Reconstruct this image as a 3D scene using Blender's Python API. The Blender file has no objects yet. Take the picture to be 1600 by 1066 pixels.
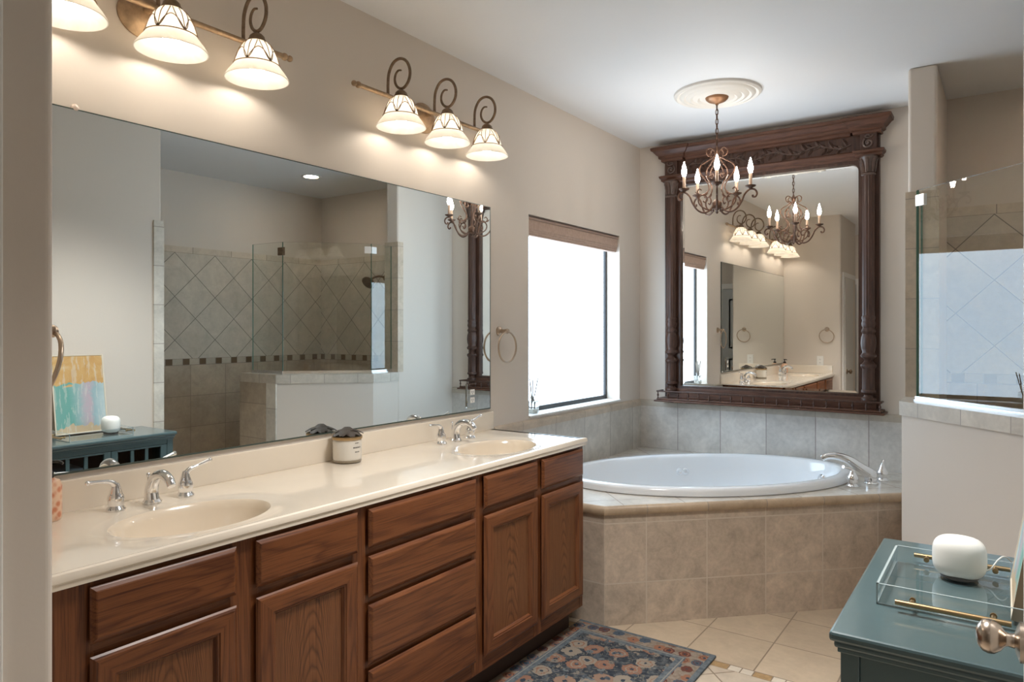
import bpy, bmesh, math, random
from math import sin, cos, pi, radians, sqrt, atan2
from mathutils import Vector, Matrix
random.seed(7)
SC = bpy.context.scene
COL = SC.collection

# ------------------------------------------------------------------ camera
cam_d = bpy.data.cameras.new('camera')
cam_d.sensor_width = 36.0
cam_d.lens = 1105.0 / 1600.0 * 36.0
cam_d.shift_y = -19.0 / 1600.0
cam_d.clip_start = 0.02
cam = bpy.data.objects.new('camera', cam_d)
cam.location = (2.18, 0.0, 1.43)
cam.rotation_euler = (radians(90), 0, radians(34.905))
COL.objects.link(cam)
SC.camera = cam

# ------------------------------------------------------------------ world, daylight, exposure
W = bpy.data.worlds.new('world')
SC.world = W
W.use_nodes = True
W.node_tree.nodes['Background'].inputs[0].default_value = (0.80, 0.90, 1.0, 1)
W.node_tree.nodes['Background'].inputs[1].default_value = 0.35
SC.view_settings.view_transform = 'Standard'
SC.view_settings.look = 'None'
SC.view_settings.gamma = 1.0
SC.view_settings.exposure = 0.60
PANE = 4.4            # frosted daylight window
BULB = 38.0           # vanity bulbs
FLAME = 70.0          # chandelier bulbs


def area(name, loc, rot, sx, sy, power, color):
    l = bpy.data.lights.new(name, 'AREA')
    l.shape = 'DISK'; l.size = sx
    l.energy = power; l.color = color
    o = bpy.data.objects.new(name, l)
    o.location = loc; o.rotation_euler = rot
    COL.objects.link(o)
    return o

# weak fill light added in the passage behind the camera, no fixture
area('passage_fill_light', (1.95, -0.85, 2.73), (0, 0, 0), 0.6, 0.6, 0.6, (1.0, 0.97, 0.93))
# invented fill disc in the middle of the bathroom, unseen above the frame
area('bathroom_fill_light', (1.38, 1.85, 2.735), (0, 0, 0), 0.5, 0.5, 17, (1.0, 0.97, 0.94)).data.spread = radians(98)

cy = SC.cycles
cy.use_denoising = True
try:
    cy.denoiser = 'OPENIMAGEDENOISE'
except Exception:
    pass
cy.sample_clamp_indirect = 4.0
cy.max_bounces = 12
cy.diffuse_bounces = 6
cy.glossy_bounces = 6
cy.transmission_bounces = 8
cy.transparent_max_bounces = 12
cy.blur_glossy = 0.3

# ------------------------------------------------------------------ node helpers
class NT:
    def __init__(s, name):
        s.m = bpy.data.materials.new(name)
        s.m.use_nodes = True
        s.t = s.m.node_tree
        s.bsdf = s.t.nodes['Principled BSDF']
        s.out = s.t.nodes['Material Output']
    def n(s, typ, **kw):
        nd = s.t.nodes.new(typ)
        for k, v in kw.items():
            setattr(nd, k, v)
        return nd
    def put(s, sock, v):
        if isinstance(v, bpy.types.NodeSocket):
            s.t.links.new(v, sock)
        elif isinstance(v, tuple) and len(v) == 3 and sock.type == 'RGBA':
            sock.default_value = (*v, 1)
        else:
            sock.default_value = v
    def math(s, op, a, b=0.0, c=None):
        nd = s.n('ShaderNodeMath', operation=op)
        s.put(nd.inputs[0], a); s.put(nd.inputs[1], b)
        if c is not None: s.put(nd.inputs[2], c)
        return nd.outputs[0]
    def mix(s, f, a, b, blend='MIX'):
        nd = s.n('ShaderNodeMix', data_type='RGBA', blend_type=blend)
        s.put(nd.inputs[0], f); s.put(nd.inputs[6], a); s.put(nd.inputs[7], b)
        return nd.outputs[2]
    def xyz(s):
        tc = s.n('ShaderNodeTexCoord')
        sp = s.n('ShaderNodeSeparateXYZ')
        s.t.links.new(tc.outputs['Object'], sp.inputs[0])
        s.co = tc.outputs['Object']
        return sp.outputs[0], sp.outputs[1], sp.outputs[2]
    def comb(s, x, y, z):
        nd = s.n('ShaderNodeCombineXYZ')
        s.put(nd.inputs[0], x); s.put(nd.inputs[1], y); s.put(nd.inputs[2], z)
        return nd.outputs[0]
    def noise(s, vec, scale, detail=4.0, rough=0.55, dist=0.0):
        nd = s.n('ShaderNodeTexNoise')
        s.put(nd.inputs['Vector'], vec)
        nd.inputs['Scale'].default_value = scale
        nd.inputs['Detail'].default_value = detail
        nd.inputs['Roughness'].default_value = rough
        nd.inputs['Distortion'].default_value = dist
        return nd.outputs[0]
    def ramp(s, f, stops, interp='LINEAR'):
        nd = s.n('ShaderNodeValToRGB')
        cr = nd.color_ramp; cr.interpolation = interp
        while len(cr.elements) > len(stops): cr.elements.remove(cr.elements[-1])
        while len(cr.elements) < len(stops): cr.elements.new(0.5)
        for e, (p, c) in zip(cr.elements, stops):
            e.position = p; e.color = (*c, 1)
        s.put(nd.inputs[0], f)
        return nd.outputs[0]
    def white(s, vec):
        nd = s.n('ShaderNodeTexWhiteNoise', noise_dimensions='3D')
        s.put(nd.inputs[0], vec)
        return nd.outputs[0]
    def bump(s, h, strength=0.2, dist=0.01):
        nd = s.n('ShaderNodeBump')
        nd.inputs['Strength'].default_value = strength
        nd.inputs['Distance'].default_value = dist
        s.put(nd.inputs['Height'], h)
        s.t.links.new(nd.outputs[0], s.bsdf.inputs['Normal'])
    def set(s, **kw):
        for k, v in kw.items():
            s.put(s.bsdf.inputs[k.replace('_', ' ')], v)
        return s.m


def mat(name, color, rough=0.5, metal=0.0, coat=0.0, spec=0.5, var=0.0, scale=20.0):
    t = NT(name)
    if var:
        t.xyz()
        f = t.noise(t.co, scale)
        c2 = tuple(min(1, c * (1 + var)) for c in color); c1 = tuple(c * (1 - var) for c in color)
        t.set(Base_Color=t.ramp(f, [(0.3, c1), (0.7, c2)]))
    else:
        t.set(Base_Color=color)
    t.set(Roughness=rough, Metallic=metal, Coat_Weight=coat, Specular_IOR_Level=spec)
    return t.m


def emis(name, color, strength):
    t = NT(name)
    t.set(Base_Color=color, Emission_Color=color, Emission_Strength=strength)
    return t.m


def paint(name, color, bump=0.05):
    t = NT(name); t.xyz()
    f = t.noise(t.co, 90.0, 3.0)
    g = t.noise(t.co, 1.3, 2.0)
    c1 = tuple(c * 0.975 for c in color)
    t.set(Base_Color=t.ramp(g, [(0.3, c1), (0.7, color)]), Roughness=0.62, Specular_IOR_Level=0.25)
    t.bump(f, bump, 0.004)
    return t.m


def tile_layer(t, u, v, w, h, u0=0.0, v0=0.0, grout=0.004):
    """mask (1 = grout), random value per tile"""
    a = t.math('DIVIDE', t.math('SUBTRACT', u, u0), w)
    b = t.math('DIVIDE', t.math('SUBTRACT', v, v0), h)
    fa = t.math('FRACT', a); fb = t.math('FRACT', b)
    da = t.math('MULTIPLY', t.math('MINIMUM', fa, t.math('SUBTRACT', 1.0, fa)), w)
    db = t.math('MULTIPLY', t.math('MINIMUM', fb, t.math('SUBTRACT', 1.0, fb)), h)
    d = t.math('MINIMUM', da, db)
    mask = t.math('LESS_THAN', d, grout * 0.5)
    rnd = t.white(t.comb(t.math('FLOOR', a), t.math('FLOOR', b), 0.37))
    return mask, rnd


def stone(t, base, rnd, scale=9.0, amp=0.28):
    """mottled stone colour with per tile variation"""
    f = t.noise(t.co, scale, 6.0, 0.62, 0.6)
    g = t.noise(t.co, scale * 5, 4.0, 0.6)
    f = t.math('ADD', t.math('MULTIPLY', f, 0.7), t.math('MULTIPLY', g, 0.3))
    lo = tuple(c * (1 - amp) for c in base); hi = tuple(min(1, c * (1 + amp)) for c in base)
    c = t.ramp(f, [(0.30, lo), (0.50, base), (0.70, hi)])
    k = t.math('ADD', 0.93, t.math('MULTIPLY', rnd, 0.14))
    return t.mix(1.0, c, t.comb(k, k, k), 'MULTIPLY')


def tile_mat(name, base, grout_c, u_ax, v_ax, w, h, u0, v0, grout=0.004, rough=0.42, scale=9.0, amp=0.2):
    t = NT(name)
    x, y, z = t.xyz()
    ax = {'x': x, 'y': y, 'z': z}
    ax['d'] = t.math('MULTIPLY', t.math('ADD', x, y), 0.70711)
    ax['e'] = t.math('MULTIPLY', t.math('SUBTRACT', x, y), 0.70711)
    mask, rnd = tile_layer(t, ax[u_ax], ax[v_ax], w, h, u0, v0, grout)
    c = t.mix(mask, stone(t, base, rnd, scale, amp), grout_c)
    t.set(Base_Color=c, Roughness=rough, Specular_IOR_Level=0.35)
    t.bump(t.math('SUBTRACT', 1.0, mask), 0.35, 0.003)
    return t.m


def oak(name, axis, seed=0.0, light=1.0):
    """stained oak, grain running along the axis"""
    t = NT(name); t.xyz()
    mp = t.n('ShaderNodeMapping')
    s = {'x': (1.1, 14, 14), 'y': (14, 1.1, 14), 'z': (14, 14, 1.1)}[axis]
    mp.inputs['Scale'].default_value = s
    mp.inputs['Location'].default_value = (seed, seed * 1.7, seed * 0.6)
    t.t.links.new(t.co, mp.inputs[0])
    big = t.noise(mp.outputs[0], 0.55, 3.0, 0.5, 0.8)
    rings = t.math('FRACT', t.math('MULTIPLY', big, 11.0))
    mp2 = t.n('ShaderNodeMapping')
    s2 = {'x': (3, 160, 160), 'y': (160, 3, 160), 'z': (160, 160, 3)}[axis]
    mp2.inputs['Scale'].default_value = s2
    t.t.links.new(t.co, mp2.inputs[0])
    fine = t.noise(mp2.outputs[0], 1.6, 4.0, 0.7)
    k = light * 0.74
    c = t.ramp(rings, [(0.0, (0.140 * k, 0.041 * k, 0.0125 * k)), (0.30, (0.222 * k, 0.073 * k, 0.0225 * k)),
                       (0.8, (0.245 * k, 0.083 * k, 0.026 * k)), (1.0, (0.155 * k, 0.047 * k, 0.0145 * k))])
    pores = t.ramp(fine, [(0.34, (0.52, 0.46, 0.42)), (0.52, (1, 1, 1))])
    c = t.mix(1.0, c, pores, 'MULTIPLY')
    t.set(Base_Color=c, Roughness=0.38, Coat_Weight=0.15, Coat_Roughness=0.25, Specular_IOR_Level=0.35)
    t.bump(fine, 0.08, 0.002)
    return t.m

# ------------------------------------------------------------------ mesh helpers
class MB:
    def __init__(s):
        s.v = []; s.f = []; s.mi = []; s.sm = []
    def add(s, vs, fs, mi=0, smooth=False):
        o = len(s.v)
        s.v += [tuple(p) for p in vs]
        for f in fs:
            s.f.append(tuple(i + o for i in f)); s.mi.append(mi); s.sm.append(smooth)
        return s
    def box(s, x0, x1, y0, y1, z0, z1, bev=0.0, mi=0, seg=2):
        if bev <= 0:
            vs = [(x0, y0, z0), (x1, y0, z0), (x1, y1, z0), (x0, y1, z0), (x0, y0, z1), (x1, y0, z1), (x1, y1, z1), (x0, y1, z1)]
            fs = [(0, 3, 2, 1), (4, 5, 6, 7), (0, 1, 5, 4), (1, 2, 6, 5), (2, 3, 7, 6), (3, 0, 4, 7)]
            return s.add(vs, fs, mi)
        bm = bmesh.new()
        bmesh.ops.create_cube(bm, size=1.0)
        for v in bm.verts:
            v.co = Vector(((x0 + x1) / 2 + v.co.x * (x1 - x0), (y0 + y1) / 2 + v.co.y * (y1 - y0), (z0 + z1) / 2 + v.co.z * (z1 - z0)))
        b = min(bev, 0.49 * min(x1 - x0, y1 - y0, z1 - z0))
        bmesh.ops.bevel(bm, geom=bm.edges[:], offset=b, segments=seg, affect='EDGES', profile=0.5)
        bm.verts.index_update()
        s.add([v.co[:] for v in bm.verts], [tuple(v.index for v in f.verts) for f in bm.faces], mi)
        bm.free()
        return s
    def prism(s, poly, z0, z1, mi=0, cap=True):
        n = len(poly)
        vs = [(p[0], p[1], z0) for p in poly] + [(p[0], p[1], z1) for p in poly]
        fs = [(i, (i + 1) % n, n + (i + 1) % n, n + i) for i in range(n)]
        if cap: fs += [tuple(range(n - 1, -1, -1)), tuple(range(n, 2 * n))]
        return s.add(vs, fs, mi)
    def lathe(s, prof, c=(0, 0, 0), n=32, mi=0, M=None, smooth=True, a0=0.0, a1=2 * pi, sx=1.0, sy=1.0, close=False):
        full = abs(a1 - a0 - 2 * pi) < 1e-6
        k = n if full else n + 1
        vs = []
        for r, z in prof:
            for i in range(k):
                a = a0 + (a1 - a0) * i / n
                p = Vector((r * cos(a) * sx, r * sin(a) * sy, z))
                if M: p = M @ p
                vs.append((p.x + c[0], p.y + c[1], p.z + c[2]))
        fs = []
        m = len(prof)
        for j in range(m - 1 + (1 if close else 0)):
            jj = (j + 1) % m
            for i in range(n):
                i2 = (i + 1) % k
                fs.append((j * k + i, j * k + i2, jj * k + i2, jj * k + i))
        if full and not close:
            if prof[0][0] > 1e-6: fs.append(tuple(range(k - 1, -1, -1)))
            if prof[-1][0] > 1e-6: fs.append(tuple(range((m - 1) * k, m * k)))
        return s.add(vs, fs, mi, smooth)
    def tube(s, pts, r, n=8, mi=0, closed=False, cap=True, smooth=True):
        P = [Vector(p) for p in pts]
        R = r if isinstance(r, (list, tuple)) else [r] * len(P)
        m = len(P)
        T = []
        for i in range(m):
            a = P[(i - 1) % m] if (closed or i > 0) else P[i]
            b = P[(i + 1) % m] if (closed or i < m - 1) else P[i]
            T.append((b - a).normalized())
        up = Vector((0, 0, 1)) if abs(T[0].z) < 0.9 else Vector((1, 0, 0))
        N = (up - T[0] * up.dot(T[0])).normalized()
        vs = []
        for i in range(m):
            if i > 0:
                N = N - T[i] * N.dot(T[i])
                N = N.normalized() if N.length > 1e-6 else T[i].orthogonal().normalized()
            B = T[i].cross(N)
            for j in range(n):
                a = 2 * pi * j / n
                vs.append(tuple(P[i] + (N * cos(a) + B * sin(a)) * R[i]))
        fs = []
        for i in range(m if closed else m - 1):
            i2 = (i + 1) % m
            for j in range(n):
                j2 = (j + 1) % n
                fs.append((i * n + j, i * n + j2, i2 * n + j2, i2 * n + j))
        if cap and not closed:
            fs += [tuple(range(n - 1, -1, -1)), tuple(range((m - 1) * n, m * n))]
        return s.add(vs, fs, mi, smooth)
    def ball(s, c, r, n=20, mi=0, sx=1, sy=1, sz=1):
        prof = [(r * sin(pi * i / n) if 0 < i < n else 0.0, -r * cos(pi * i / n) * sz) for i in range(n + 1)]
        return s.lathe(prof, c, n * 2, mi, sx=sx, sy=sy)
    def rings(s, rects, fn, mi=(0, 0), cap=True, smooth=False):
        """nested rectangles (u0,u1,v0,v1,h) mapped by fn(u,v,h); mi=(sides along v, sides along u)"""
        vs = []
        for (u0, u1, v0, v1, h) in rects:
            vs += [fn(u0, v0, h), fn(u1, v0, h), fn(u1, v1, h), fn(u0, v1, h)]
        for k in range(len(rects) - 1):
            for i in range(4):
                j = (i + 1) % 4
                s.add([vs[4 * k + i], vs[4 * k + j], vs[4 * k + 4 + j], vs[4 * k + 4 + i]], [(0, 1, 2, 3)], mi[1] if i in (0, 2) else mi[0], smooth)
        if cap:
            s.add(vs[-4:], [(0, 1, 2, 3)], mi[0])
        return s
    def build(s, name, mats, parent=None, bevel=0.0, smooth=None, loc=None, sub=0):
        off = Vector((0, 0, 0))
        if parent is not None:
            off = wloc(parent)
        elif loc is not None:
            off = Vector(loc)
        me = bpy.data.meshes.new(name)
        me.from_pydata([tuple(Vector(p) - off) for p in s.v], [], s.f)
        for m in (mats if isinstance(mats, (list, tuple)) else [mats]):
            me.materials.append(m)
        me.polygons.foreach_set('material_index', s.mi)
        me.polygons.foreach_set('use_smooth', [bool(x) if smooth is None else smooth for x in s.sm])
        me.update()
        bm = bmesh.new(); bm.from_mesh(me)
        bmesh.ops.remove_doubles(bm, verts=bm.verts[:], dist=1e-5)
        bmesh.ops.recalc_face_normals(bm, faces=bm.faces[:])
        for e in bm.edges:
            if len(e.link_faces) == 2 and e.calc_face_angle(0.0) > radians(38): e.smooth = False
        bm.to_mesh(me); bm.free()
        o = bpy.data.objects.new(name, me)
        COL.objects.link(o)
        if parent is not None:
            o.parent = parent
        else:
            o.location = off
        if bevel:
            b = o.modifiers.new('bevel', 'BEVEL'); b.width = bevel; b.segments = 2; b.limit_method = 'ANGLE'
        if sub:
            b = o.modifiers.new('sub', 'SUBSURF'); b.levels = sub; b.render_levels = sub
        return o


def wloc(o):
    p = Vector(o.location)
    while o.parent is not None:
        o = o.parent; p = p + Vector(o.location)
    return p


def tag(o, label, cat, group=None):
    o['label'] = label; o['category'] = cat
    if group: o['group'] = group
    return o


def thing(name, label, cat, loc, group=None):
    o = bpy.data.objects.new(name, None)
    o.empty_display_size = 0.05
    o.location = loc
    COL.objects.link(o)
    return tag(o, label, cat, group)


def struct(o):
    o['kind'] = 'structure'
    return o


def copy_tree(o, parent=None):
    c = o.copy()
    COL.objects.link(c)
    if parent is not None: c.parent = parent
    for ch in list(o.children): copy_tree(ch, c)
    return c


def smooth_path(ctrl, n=6):
    """Catmull-Rom through control points"""
    P = [Vector(p) for p in ctrl]
    out = []
    for i in range(len(P) - 1):
        p0 = P[max(i - 1, 0)]; p1 = P[i]; p2 = P[i + 1]; p3 = P[min(i + 2, len(P) - 1)]
        for k in range(n):
            t = k / n
            out.append(0.5 * ((2 * p1) + (p2 - p0) * t + (2 * p0 - 5 * p1 + 4 * p2 - p3) * t * t + (3 * p1 - p0 - 3 * p2 + p3) * t ** 3))
    out.append(P[-1])
    return out


def lerp_list(vals, n):
    out = []
    for i in range(n):
        t = i / (n - 1) * (len(vals) - 1); k = min(int(t), len(vals) - 2)
        out.append(vals[k] + (vals[k + 1] - vals[k]) * (t - k))
    return out

# ------------------------------------------------------------------ materials
H = 2.743
M_wall = paint('wall_paint', (0.675, 0.61, 0.54))
M_ceil = paint('ceiling_paint', (0.82, 0.83, 0.845), 0.12)
M_trimw = mat('white_trim_paint', (0.82, 0.81, 0.78), 0.4)
M_door = mat('door_paint', (0.62, 0.60, 0.56), 0.42)
TRAV = (0.52, 0.425, 0.335)
GROUT = (0.30, 0.255, 0.21)
M_apron = tile_mat('apron_tile', TRAV, (0.60, 0.52, 0.43), 'd', 'z', 0.3145, 0.29, (0.60 + 3.04) * 0.70711 - 0.1022, -0.088, 0.006, 0.42, 12.0, 0.28)
M_apron_x = tile_mat('apron_end_tile', TRAV, (0.60, 0.52, 0.43), 'x', 'z', 0.3145, 0.29, 0.2855, -0.088, 0.006, 0.42, 12.0, 0.28)
M_deck = tile_mat('deck_tile', (0.60, 0.56, 0.50), GROUT, 'd', 'e', 0.314, 0.314, 0.16, 0.05, 0.004, 0.25)
M_bull = tile_mat('bullnose_tile', (0.45, 0.34, 0.235), GROUT, 'd', 'z', 0.314, 1.0, (0.60 + 3.04) * 0.70711 - 0.1022, -0.3, 0.004, 0.35)
M_splash_far = tile_mat('splash_tile_far', (0.62, 0.59, 0.55), (0.30, 0.25, 0.23), 'x', 'z', 0.3025, 0.60, 0.293, 0.29, 0.0045)
M_splash_left = tile_mat('splash_tile_left', (0.55, 0.52, 0.47), (0.30, 0.27, 0.24), 'y', 'z', 0.348, 0.60, 3.559, 0.29, 0.0045)
M_nose_x = tile_mat('nose_tile_x', (0.50, 0.45, 0.38), GROUT, 'x', 'z', 0.3025, 1, 0.293, 0.2, 0.003)
M_nose_y = tile_mat('nose_tile_y', (0.52, 0.44, 0.35), GROUT, 'y', 'z', 0.348, 1, 3.559, 0.2, 0.003)
M_cap = tile_mat('cap_tile', (0.56, 0.51, 0.44), (0.36, 0.32, 0.28), 'e', 'z', 0.245, 4.0, (1.767 - 3.80) * 0.70711 + 0.119, 0.4, 0.004)
M_vtrim = tile_mat('upright_trim_tile', (0.60, 0.56, 0.49), (0.36, 0.32, 0.28), 'z', 'd', 0.25, 9.0, 0.085, 0.5, 0.005)
M_coltile = tile_mat('column_tile', (0.53, 0.44, 0.34), (0.36, 0.31, 0.26), 'z', 'd', 0.251, 9.0, 0.075, 0.5, 0.004)


def floor_material():
    t = NT('floor_tile')
    x, y, z = t.xyz()
    m1, r1 = tile_layer(t, x, y, 0.3065, 0.322, 1.01, 3.0, 0.006)
    d = t.math('MULTIPLY', t.math('ADD', x, y), 0.70711)
    e = t.math('MULTIPLY', t.math('SUBTRACT', x, y), 0.70711)
    m2, r2 = tile_layer(t, d, e, 0.305, 0.305, 2.88, 0.02, 0.006)
    # border strip of small stones
    m3a, r3 = tile_layer(t, x, y, 0.178, 0.05, 1.145, 2.95, 0.005)
    m3b, _ = tile_layer(t, x, y, 0.178, 0.05, 1.145 + 0.075, 2.95, 0.005)
    m3c, _ = tile_layer(t, x, y, 0.178, 0.05, 1.145 + 0.127, 2.95, 0.005)
    m3 = t.math('MAXIMUM', m3a, t.math('MAXIMUM', m3b, m3c))
    base = (0.50, 0.40, 0.29)
    c1 = t.mix(m1, stone(t, base, r1, 7.0, 0.14), (0.25, 0.19, 0.135))
    c2 = t.mix(m2, stone(t, (0.53, 0.45, 0.355), r2, 7.0, 0.14), (0.25, 0.19, 0.135))
    pos = t.math('FRACT', t.math('DIVIDE', t.math('SUBTRACT', x, 1.145), 0.178))
    brown = t.math('LESS_THAN', pos, 0.421)
    c3 = t.mix(brown, stone(t, (0.62, 0.55, 0.45), r3, 20, 0.1), stone(t, (0.36, 0.235, 0.115), r3, 40, 0.3))
    c3 = t.mix(m3, c3, (0.25, 0.19, 0.135))
    inb = t.math('GREATER_THAN', y, 2.95)
    far = t.math('GREATER_THAN', y, 3.0)
    c = t.mix(inb, c2, c3)
    c = t.mix(far, c, c1)
    t.set(Base_Color=c, Roughness=0.33, Specular_IOR_Level=0.4)
    gm = t.math('ADD', t.math('MULTIPLY', far, m1), t.math('MULTIPLY', t.math('SUBTRACT', 1.0, inb), m2))
    t.bump(t.math('SUBTRACT', 1.0, gm), 0.3, 0.003)
    return t.m


def shower_tile(name, ax):
    t = NT(name)
    x, y, z = t.xyz()
    u = {'x': x, 'y': y}[ax]
    m1, r1 = tile_layer(t, u, z, 0.325, 0.262, 0.1, 1.125 - 0.262 * 4, 0.004)
    d = t.math('MULTIPLY', t.math('ADD', u, z), 0.70711)
    e = t.math('MULTIPLY', t.math('SUBTRACT', u, z), 0.70711)
    ph = (3.21 + 2.065) * 0.70711 if ax == 'y' else (2.13 + 2.065) * 0.70711
    ph2 = (3.21 - 2.065) * 0.70711 if ax == 'y' else (2.13 - 2.065) * 0.70711
    m2, r2 = tile_layer(t, d, e, 0.258, 0.258, ph, ph2, 0.005)
    m3, r3 = tile_layer(t, u, z, 0.150, 0.055, 3.13, 1.125, 0.005)
    m4, r4 = tile_layer(t, u, z, 0.365, 0.30, 3.37 if ax == 'y' else 2.14, 2.066, 0.004)
    lo = t.mix(m1, stone(t, (0.47, 0.385, 0.295), r1, 8.0, 0.2), (0.27, 0.23, 0.19))
    up = t.mix(m2, stone(t, (0.57, 0.51, 0.425), r2, 8.0, 0.16), (0.20, 0.18, 0.155))
    sq = t.math('LESS_THAN', t.math('FRACT', t.math('DIVIDE', t.math('SUBTRACT', u, 3.13), 0.150)), 0.40)
    bd = t.mix(sq, stone(t, (0.48, 0.42, 0.34), r3, 8, 0.15), (0.15, 0.095, 0.05))
    bd = t.mix(m3, bd, (0.27, 0.23, 0.19))
    tp = t.mix(m4, stone(t, (0.60, 0.52, 0.42), r4, 8, 0.16), (0.22, 0.19, 0.16))
    c = t.mix(t.math('GREATER_THAN', z, 1.125), lo, bd)
    c = t.mix(t.math('GREATER_THAN', z, 1.18), c, up)
    c = t.mix(t.math('GREATER_THAN', z, 2.066), c, tp)
    t.set(Base_Color=c, Roughness=0.4, Specular_IOR_Level=0.35)
    return t.m

M_floor = floor_material()
M_sh_y = shower_tile('shower_tile_back', 'y')
M_sh_x = shower_tile('shower_tile_end', 'x')
M_chrome = mat('chrome', (0.86, 0.86, 0.87), 0.06, 1.0)
M_bronze = mat('brushed_nickel_bronze', (0.50, 0.40, 0.31), 0.28, 1.0)
M_knob = mat('satin_knob', (0.55, 0.46, 0.38), 0.25, 1.0)
M_brown = mat('antique_bronze', (0.20, 0.135, 0.085), 0.45, 0.6, var=0.25, scale=60)
M_bar = mat('aged_gold_bar', (0.36, 0.25, 0.155), 0.4, 0.6, var=0.2, scale=60)
M_iron = mat('rust_bronze_iron', (0.12, 0.062, 0.038), 0.5, 0.5, var=0.35, scale=70)
M_black = mat('black_plastic', (0.012, 0.012, 0.013), 0.35)
M_white = mat('white_plastic', (0.80, 0.79, 0.76), 0.35)
M_tub = mat('white_acrylic', (0.86, 0.88, 0.90), 0.12, coat=0.5)
M_counter = mat('cultured_marble', (0.80, 0.715, 0.60), 0.16, coat=0.6, var=0.025, scale=5)
M_basin = mat('cultured_marble_bowl', (0.76, 0.655, 0.52), 0.18, coat=0.6)
M_gold = mat('brushed_gold', (0.46, 0.32, 0.17), 0.35, 1.0)


def mirror_mat(name, col, rough=0.0):
    return mat(name, col, rough, 1.0)

M_mirror = mirror_mat('mirror_glass', (0.83, 0.88, 0.88))
M_mirror2 = mirror_mat('old_mirror_glass', (0.94, 0.93, 0.90), 0.008)
M_mirror_edge = mat('mirror_edge', (0.05, 0.07, 0.06), 0.3)


def glass_mat(name, tint, gloss=0.11, rough=0.0):
    """thin clear pane: transparent with a mirror-like surface reflection"""
    t = NT(name)
    t.t.nodes.remove(t.bsdf)
    tr = t.n('ShaderNodeBsdfTransparent'); tr.inputs[0].default_value = (*tint, 1)
    gl = t.n('ShaderNodeBsdfGlossy'); gl.inputs['Roughness'].default_value = rough
    gl.inputs[0].default_value = (1, 1, 1, 1)
    lw = t.n('ShaderNodeLayerWeight'); lw.inputs[0].default_value = 0.5
    f = t.math('ADD', gloss, t.math('MULTIPLY', t.math('POWER', lw.outputs['Facing'], 5.0), 0.9 - gloss))
    mx = t.n('ShaderNodeMixShader')
    t.put(mx.inputs[0], f)
    t.t.links.new(tr.outputs[0], mx.inputs[1]); t.t.links.new(gl.outputs[0], mx.inputs[2])
    t.t.links.new(mx.outputs[0], t.out.inputs[0])
    return t.m

M_glass = glass_mat('shower_glass', (0.93, 0.965, 0.945), 0.072)
M_acryl = glass_mat('clear_acrylic', (0.97, 0.985, 0.99), 0.045)
M_gedge = mat('glass_edge', (0.10, 0.20, 0.15), 0.2)
M_clear = mat('clear_bottle_glass', (0.86, 0.90, 0.92), 0.03)
M_clear.node_tree.nodes['Principled BSDF'].inputs['Transmission Weight'].default_value = 0.92


def shade_mat():
    t = NT('alabaster_shade_glass')
    t.xyz()
    f = t.noise(t.co, 14, 4.0, 0.6, 1.2)
    c = t.ramp(f, [(0.3, (0.88, 0.84, 0.77)), (0.7, (0.95, 0.93, 0.89))])
    tl = t.n('ShaderNodeBsdfTranslucent'); t.put(tl.inputs[0], c)
    mx = t.n('ShaderNodeMixShader'); mx.inputs[0].default_value = 0.75
    t.set(Base_Color=c, Roughness=0.3)
    t.t.links.new(t.bsdf.outputs[0], mx.inputs[1]); t.t.links.new(tl.outputs[0], mx.inputs[2])
    t.t.links.new(mx.outputs[0], t.out.inputs[0])
    return t.m

M_shade = shade_mat()
M_bulb = emis('warm_bulb', (1.0, 0.91, 0.79), BULB)
M_flame = emis('candle_bulb', (1.0, 0.90, 0.79), FLAME)
M_candle = mat('candle_sleeve', (0.45, 0.31, 0.22), 0.5)


def pane_mat():
    """frosted pane lit by the daylight outside"""
    t = NT('frosted_daylight_pane')
    t.xyz()
    f = t.noise(t.co, 2.2, 2.0)
    c = t.ramp(f, [(0.35, (0.60, 0.80, 1.0)), (0.7, (0.66, 0.84, 1.0))])
    t.set(Base_Color=(0.7, 0.75, 0.8), Emission_Color=c, Emission_Strength=PANE, Roughness=0.4)
    return t.m

M_pane = pane_mat()

# ------------------------------------------------------------------ room shell
def S(name, mb, m, **k):
    return struct(mb.build(name, m, **k))

S('floor', MB().box(-0.16, 3.7, -1.6, 4.95, -0.1, 0.0), M_floor)
S('ceiling', MB().box(-0.16, 3.7, -1.6, 4.95, H, H + 0.1), M_ceil)
WY0, WY1, WZ0, WZ1 = 3.287, 4.42, 0.935, 2.07
wl = MB()
wl.box(-0.16, 0, 0.50, WY0, 0, H); wl.box(-0.16, 0, WY1, 4.75, 0, H)
wl.box(-0.16, 0, WY0, WY1, 0, WZ0); wl.box(-0.16, 0, WY0, WY1, WZ1, H)
S('wall_left', wl, M_wall)
S('wall_far', MB().box(-0.16, 3.7, 4.75, 4.95, 0, H), M_wall)
# return wall at the vanity's left end, then the passage wall behind it
NX = 0.63
r = 0.018
poly = [(-0.16, 0.634), (-0.16, 0.50), (0.50, 0.50), (0.50, -1.6), (NX, -1.6), (NX, 0.634 - r)]
for k in range(1, 6):
    a = radians(90 * k / 6); poly.append((NX - r + r * cos(a), 0.634 - r + r * sin(a)))
poly.append((NX - r, 0.634))
S('wall_near', MB().prism(poly, 0, H), M_wall)
S('wall_right', MB().box(2.30, 2.42, -1.6, 2.446, 0, H, 0.012), M_wall)
S('wall_back', MB().box(0.63, 2.30, -1.6, -1.5, 0, H), M_wall)
S('wall_shower_back', MB().box(3.5, 3.7, 2.25, 4.75, 0, H), M_wall)
S('wall_shower_side', MB().box(2.42, 3.5, 2.25, 2.37, 0, H), M_wall)
# stub wall beside the tub, rounded corners
S('wall_stub', MB().box(1.777, 1.905, 4.07, 4.75, 0, H, 0.014, seg=3), M_wall)
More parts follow.
